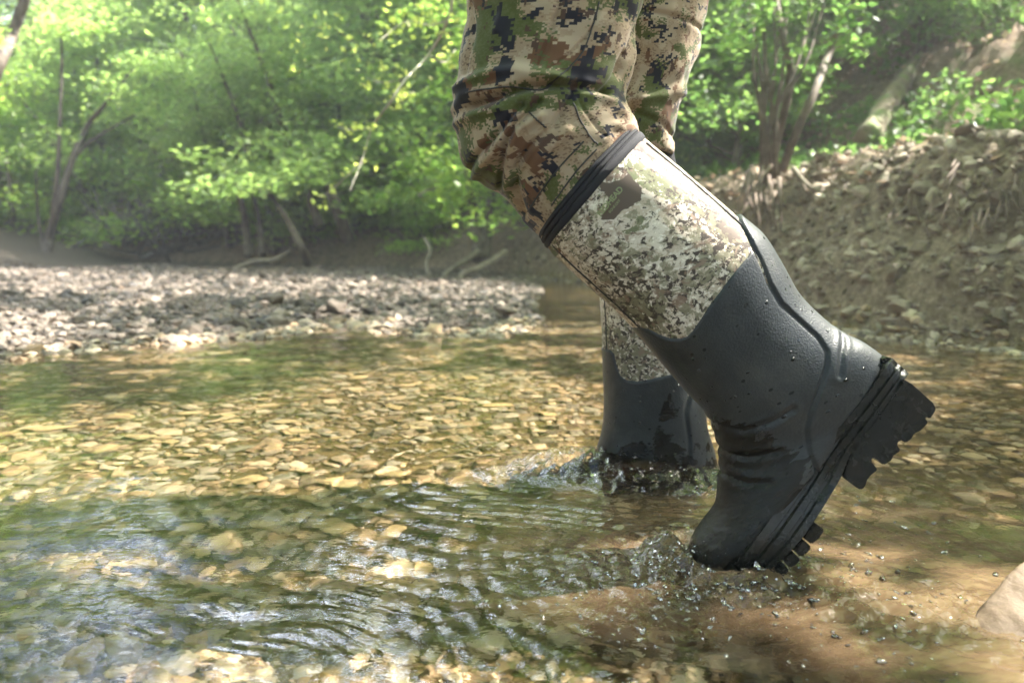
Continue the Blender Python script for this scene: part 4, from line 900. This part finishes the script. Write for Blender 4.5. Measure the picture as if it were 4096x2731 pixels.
# undergrowth along the bank top and green patches of the slope
def patchplants(n, cond, size, seed, x0, x1, y0, y1, hmax):
    r = np.random.RandomState(seed); x = r.uniform(x0, x1, n); y = r.uniform(y0, y1, n); k = cond(x, y); x, y = x[k], y[k]; z = terrain(x, y)[0]; m = 7
    P = np.repeat(np.c_[x, y, z], m, 0)+np.c_[r.randn(len(x)*m, 2)*.06, r.rand(len(x)*m)*hmax]; return leaves(P, size, .55, seed)
def topc(x, y):
    db = sdpoly(x, y, bank_poly); return (db > .85) & (db < 2.2) & (pn(x*1.1, y*1.1, 90) > -.12) & (x > .6)
VF = patchplants(9000, topc, .065, 5, .5, 7, 2, 10, .16)
tag(link('undergrowth', mesh_np('undergrowth', VF[0], VF[1], M['leafC'], smooth=False)), 'low bright green leafy plants growing along the top of the right bank', 'undergrowth', kind='stuff')
VF = patchplants(16000, lambda x, y: (sdpoly(x, y, bank_poly) > 1.2) & (pn(x*.8, y*.8, 91) > .05), .07, 6, -6, 12, 6, 18, .22)
tag(link('hillside_ground_cover', mesh_np('hillside_ground_cover', VF[0], VF[1], M['leafC'], smooth=False)), 'patchy green ground cover on the wooded hillside', 'ground cover', kind='stuff')
# leaf litter on the slopes
def litter(n, seed):
    r = np.random.RandomState(seed); x = r.uniform(-9, 9, n); y = r.uniform(3, 16, n); k = (sdpoly(x, y, bank_poly) > .25); x, y = x[k], y[k]; return leaves(np.c_[x, y, terrain(x, y)[0]+.02], .07, .75, seed)
VF = litter(26000, 8); M['dead'] = leaf_mat('dead_leaves', [(.10, .065, .04), (.22, .15, .095), (.34, .25, .17)], .15)
tag(link('leaf_litter', mesh_np('leaf_litter', VF[0], VF[1], M['dead'], smooth=False)), 'dry brown leaf litter covering the slopes under the trees', 'leaf litter', kind='stuff')

# ------------------------------------------------------------------ shade: unseen crowns added overhead, leaves left out wherever sun should reach the creek
LIT = [[G(a, b_)[:2] for a, b_ in pl_] for pl_ in (
    [(-60, 425), (60, 402), (150, 398), (250, 388), (330, 374), (420, 368), (520, 366), (610, 370), (640, 385), (900, 392), (900, 440), (640, 470), (560, 474), (500, 478), (478, 490), (410, 488), (330, 486), (250, 500), (180, 508), (120, 506), (40, 514), (-80, 522)],
    [(200, 680), (215, 600), (330, 566), (480, 556), (640, 566), (700, 590), (700, 625), (710, 700), (640, 780), (280, 780)],
    [(830, 372), (900, 376), (960, 376), (960, 392), (880, 402), (820, 400)], [(810, 470), (880, 474), (900, 482), (860, 486), (800, 484)],
    [(975, 600), (1010, 572), (1140, 560), (1140, 730), (930, 720), (975, 660)], 
    [(-60, 342), (70, 345), (60, 352), (-60, 356)], [(-80, 258), (60, 268), (120, 280), (40, 284), (-80, 280)], [(60, 272), (560, 270), (560, 279), (60, 281)], [(-60, 318), (70, 322), (50, 330), (-60, 330)])]
def litmask(x, y):
    wq = .02+.03*sstep(1, 2, y); wx_ = x+wq*pn(x*4, y*4, 95)+.02*pn(x*12, y*12, 96); wy_ = y+wq*pn(x*4, y*4, 97)+.02*pn(x*12, y*12, 98); m = np.zeros(x.shape, bool)
    for pl_ in LIT: m |= inpoly(wx_, wy_, [tuple(p) for p in pl_])
    m |= (y < 1.12) & (x > .02) & (fbm(x*9, y*9, 93, 2) > .62); thr = np.where(y < 1.75, 9, np.where((x < .4) & (y > 3), .50, .32)); m |= fbm(x*2.3, y*2.3, 99, 3) > thr
    return m
def shade_tree(x0, x1, y0, y1, n, seed, base, label):
    r = np.random.RandomState(seed); gx_ = r.uniform(x0, x1, n); gy_ = r.uniform(y0, y1, n); z = r.uniform(3.6, 5.6, n)
    P = np.c_[gx_, gy_, 0*z]+S*(z/S[2])[:, None]; k = ~(litmask(gx_, gy_) | litmask(gx_+.045, gy_) | litmask(gx_-.045, gy_) | litmask(gx_, gy_+.045) | litmask(gx_, gy_-.045)) & (P[:, 2] > .36+.37*P[:, 1]+.15); P = P[k]-np.array([0, 0, 0])
    V, F = leaves(P, .12, .75, seed, 0); e = empty('added_shade_tree', base); tag(e, label, 'tree'); b0 = np.array(base); top = b0+np.array([.3, .1, 3.6]); far_ = P[P[:, 0] > np.quantile(P[:, 0], .93)]
    lst = [([b0, b0+(0, .1, 1.2), b0+(.1, .1, 2.4), top], [.13, .11, .08, .04], 24)]
    for i in range(14): q = far_[r.randint(len(far_))]; s0 = b0+(.1, .1, 2.0+.1*i); lst.append(([s0, (s0+q)/2+(0, 0, .3), q], [.04, .02, .008], 10))
    child('trunk', tubes_mesh('trunk', lst, M['bark'], 8, .05), e); child('crown', mesh_np('crown', V, F, M['leafA'], smooth=False), e)
hh = lambda x, y: (x, y, float(hz(x, y)[0])-.1)
shade_tree(-4.5, 4.5, -1.5, 1.8, 15000, 201, hh(9.0, .8), 'unseen overhanging tree added right of the creek beside the camera, crown shaped to shade the foreground')
shade_tree(-4.5, 4.5, 1.8, 4.6, 13000, 202, hh(9.4, 3.6), 'unseen overhanging tree added farther up the right bank, crown shaped to shade the gravel bar')
shade_tree(-6.0, 5.5, 4.6, 9.5, 9000, 203, hh(10.5, 6.2), 'unseen overhanging tree added beyond the right edge, crown shaped to dapple the far bar')

# ------------------------------------------------------------------ splash: drops, beads and froth round the boots
def surf(x, y):
    i = np.clip(np.searchsorted(yy, y), 0, len(yy)-1); j = np.array([np.argmin(abs(X[a]-b_)) for a, b_ in zip(i, x)]); return h[i, j]
V0, F0_ = ico(2); dp, dsz = [], []
rr_ = np.random.RandomState(12)
for (a, b_, sa, sb, n_, big) in ((700, 585, 60, 9, 260, .9), (690, 572, 14, 8, 120, .9), (830, 560, 90, 40, 320, .7), (920, 640, 60, 25, 160, .7), (620, 610, 120, 25, 260, .7), (760, 600, 50, 10, 220, 1), (620, 562, 45, 10, 60, .8), (560, 590, 45, 12, 40, .7), (660, 478, 35, 8, 120, .7), (600, 470, 30, 6, 60, .6), (700, 500, 18, 8, 40, .6), (860, 560, 45, 18, 50, .8), (900, 610, 40, 20, 50, .8), (760, 640, 70, 14, 50, .7), (640, 620, 60, 14, 50, .7), (800, 520, 20, 14, 20, .7), (530, 470, 10, 4, 14, .6)):
    for q in range(n_):
        g = G(a+rr_.randn()*sa, b_+rr_.randn()*sb); dp.append(g); dsz.append(rr_.gamma(1.6, .0007)*big+.0004)
dp = np.array(dp); dsz = np.minimum(np.array(dsz), .0026); dp[:, 2] = surf(dp[:, 0], dp[:, 1])+dsz*.2
ex = [W(857+rr_.randn()*(1.5+4*t_), 488+75*t_, .86+rr_.randn()*.008) for t_ in rr_.rand(34)]+[W(700+rr_.randn()*16, 562-abs(rr_.randn())*16, .83+rr_.randn()*.02) for _ in range(36)]+[W(640+rr_.randn()*34, 462-abs(rr_.randn())*9, 1.2+rr_.randn()*.02) for _ in range(50)]
dp = np.vstack([dp, ex]); dsz = np.concatenate([dsz, rr_.uniform(.0004, .0013, len(ex))])
keep = rr_.rand(len(dp)) < .42; dp, dsz = dp[keep], dsz[keep]; nd = len(dp)
Rm = rotm(nd, .3, rr_); an = np.stack([rr_.uniform(.8, 2.6, nd), rr_.uniform(.6, 1.1, nd), rr_.uniform(.35, .9, nd)], 1); vr = np.array([V0*(1+.28*rr_.randn(len(V0), 1)) for _ in range(8)])[rr_.randint(0, 8, nd)]
Vd = (np.einsum('nij,nvj->nvi', Rm, vr*an[:, None])*dsz[:, None, None]+dp[:, None]).reshape(-1, 3); Fd = (F0_[None]+np.arange(nd)[:, None, None]*len(V0)).reshape(-1, 3)
tag(link('splash_drops', mesh_np('splash_drops', Vd, Fd, M['drops'])), 'clear splash droplets and bubbles on the disturbed water around the boots', 'water splash', kind='stuff')

sun.cycles.is_caustics_light = True
water.cycles.is_caustics_caster = True
for o in bpy.data.objects:
    if o.name.split('.')[0] in ('ground', 'creek_bed_gravel', 'slab_stone', 'bed_stone', 'bank_rubble', 'gravel_bar_stones', 'foreground_rock', 'outsole', 'rubber_upper'): o.cycles.is_caustics_receiver = True

bpy.context.view_layer.update()
hm = bpy.data.meshes.new('haze'); hv = [(a, b_, c) for a in (-62, 62) for b_ in (-12, 72) for c in (-1.6, 17)]
hm.from_pydata(hv, [], [(0, 1, 3, 2), (4, 6, 7, 5), (0, 4, 5, 1), (2, 3, 7, 6), (0, 2, 6, 4), (1, 5, 7, 3)])
t = NT('haze'); pv = t.n('VolumePrincipled', {'Color': (.93, .97, .95), 'Density': .0055, 'Anisotropy': .3}); oo = t.t.nodes.new('ShaderNodeOutputMaterial'); t.t.links.new(pv.outputs[0], oo.inputs['Volume']); hm.materials.append(t.m)
hz_ = tag(link('haze', hm), kind='stuff')
sc.cycles.volume_bounces = 0

# stitched seams of the trousers, laid on the cloth where it faces the camera
def surf_line(Pg, pts, r_, n=90, lift=.0006):
    F_ = Pg[:, 150:350] if Pg.shape[1] > 300 else Pg; sx_, sy_ = toPx(F_); out = []
    nf = F_[..., 1]
    for a, b_ in catmull(np.array(pts, float), n):
        d = (sx_-a/4)**2+(sy_-b_/4)**2+(nf-.75)*30; k = np.unravel_index(np.argmin(d), d.shape); out.append(F_[k]-np.array([0, lift, 0]))
    out = np.array(out); kk = np.ones(7)/7; pad = np.pad(out, ((3, 3), (0, 0)), 'edge'); return np.stack([np.convolve(pad[:, i], kk, 'valid') for i in range(3)], 1)
sl = []
for pts in ([(250, 582), (400, 556), (560, 545), (740, 562), (860, 455)], [(1095, 5), (1045, 180), (985, 330), (885, 440), (760, 545)], [(930, 640), (980, 760), (1040, 860), (1085, 905)], [(790, 1290), (860, 1190), (960, 1060), (1080, 930)], [(640, 1330), (740, 1180), (850, 1040), (1000, 880)], [(650, 700), (700, 750), (760, 800)]):
    L_ = surf_line(P1, r1c(pts), .0007); sl.append((L_, np.full(len(L_), .0008), None))
child('seam', tubes_mesh('seam', sl, M['eyes'], 5), person.children[[c_.name for c_ in person.children].index('trousers')])
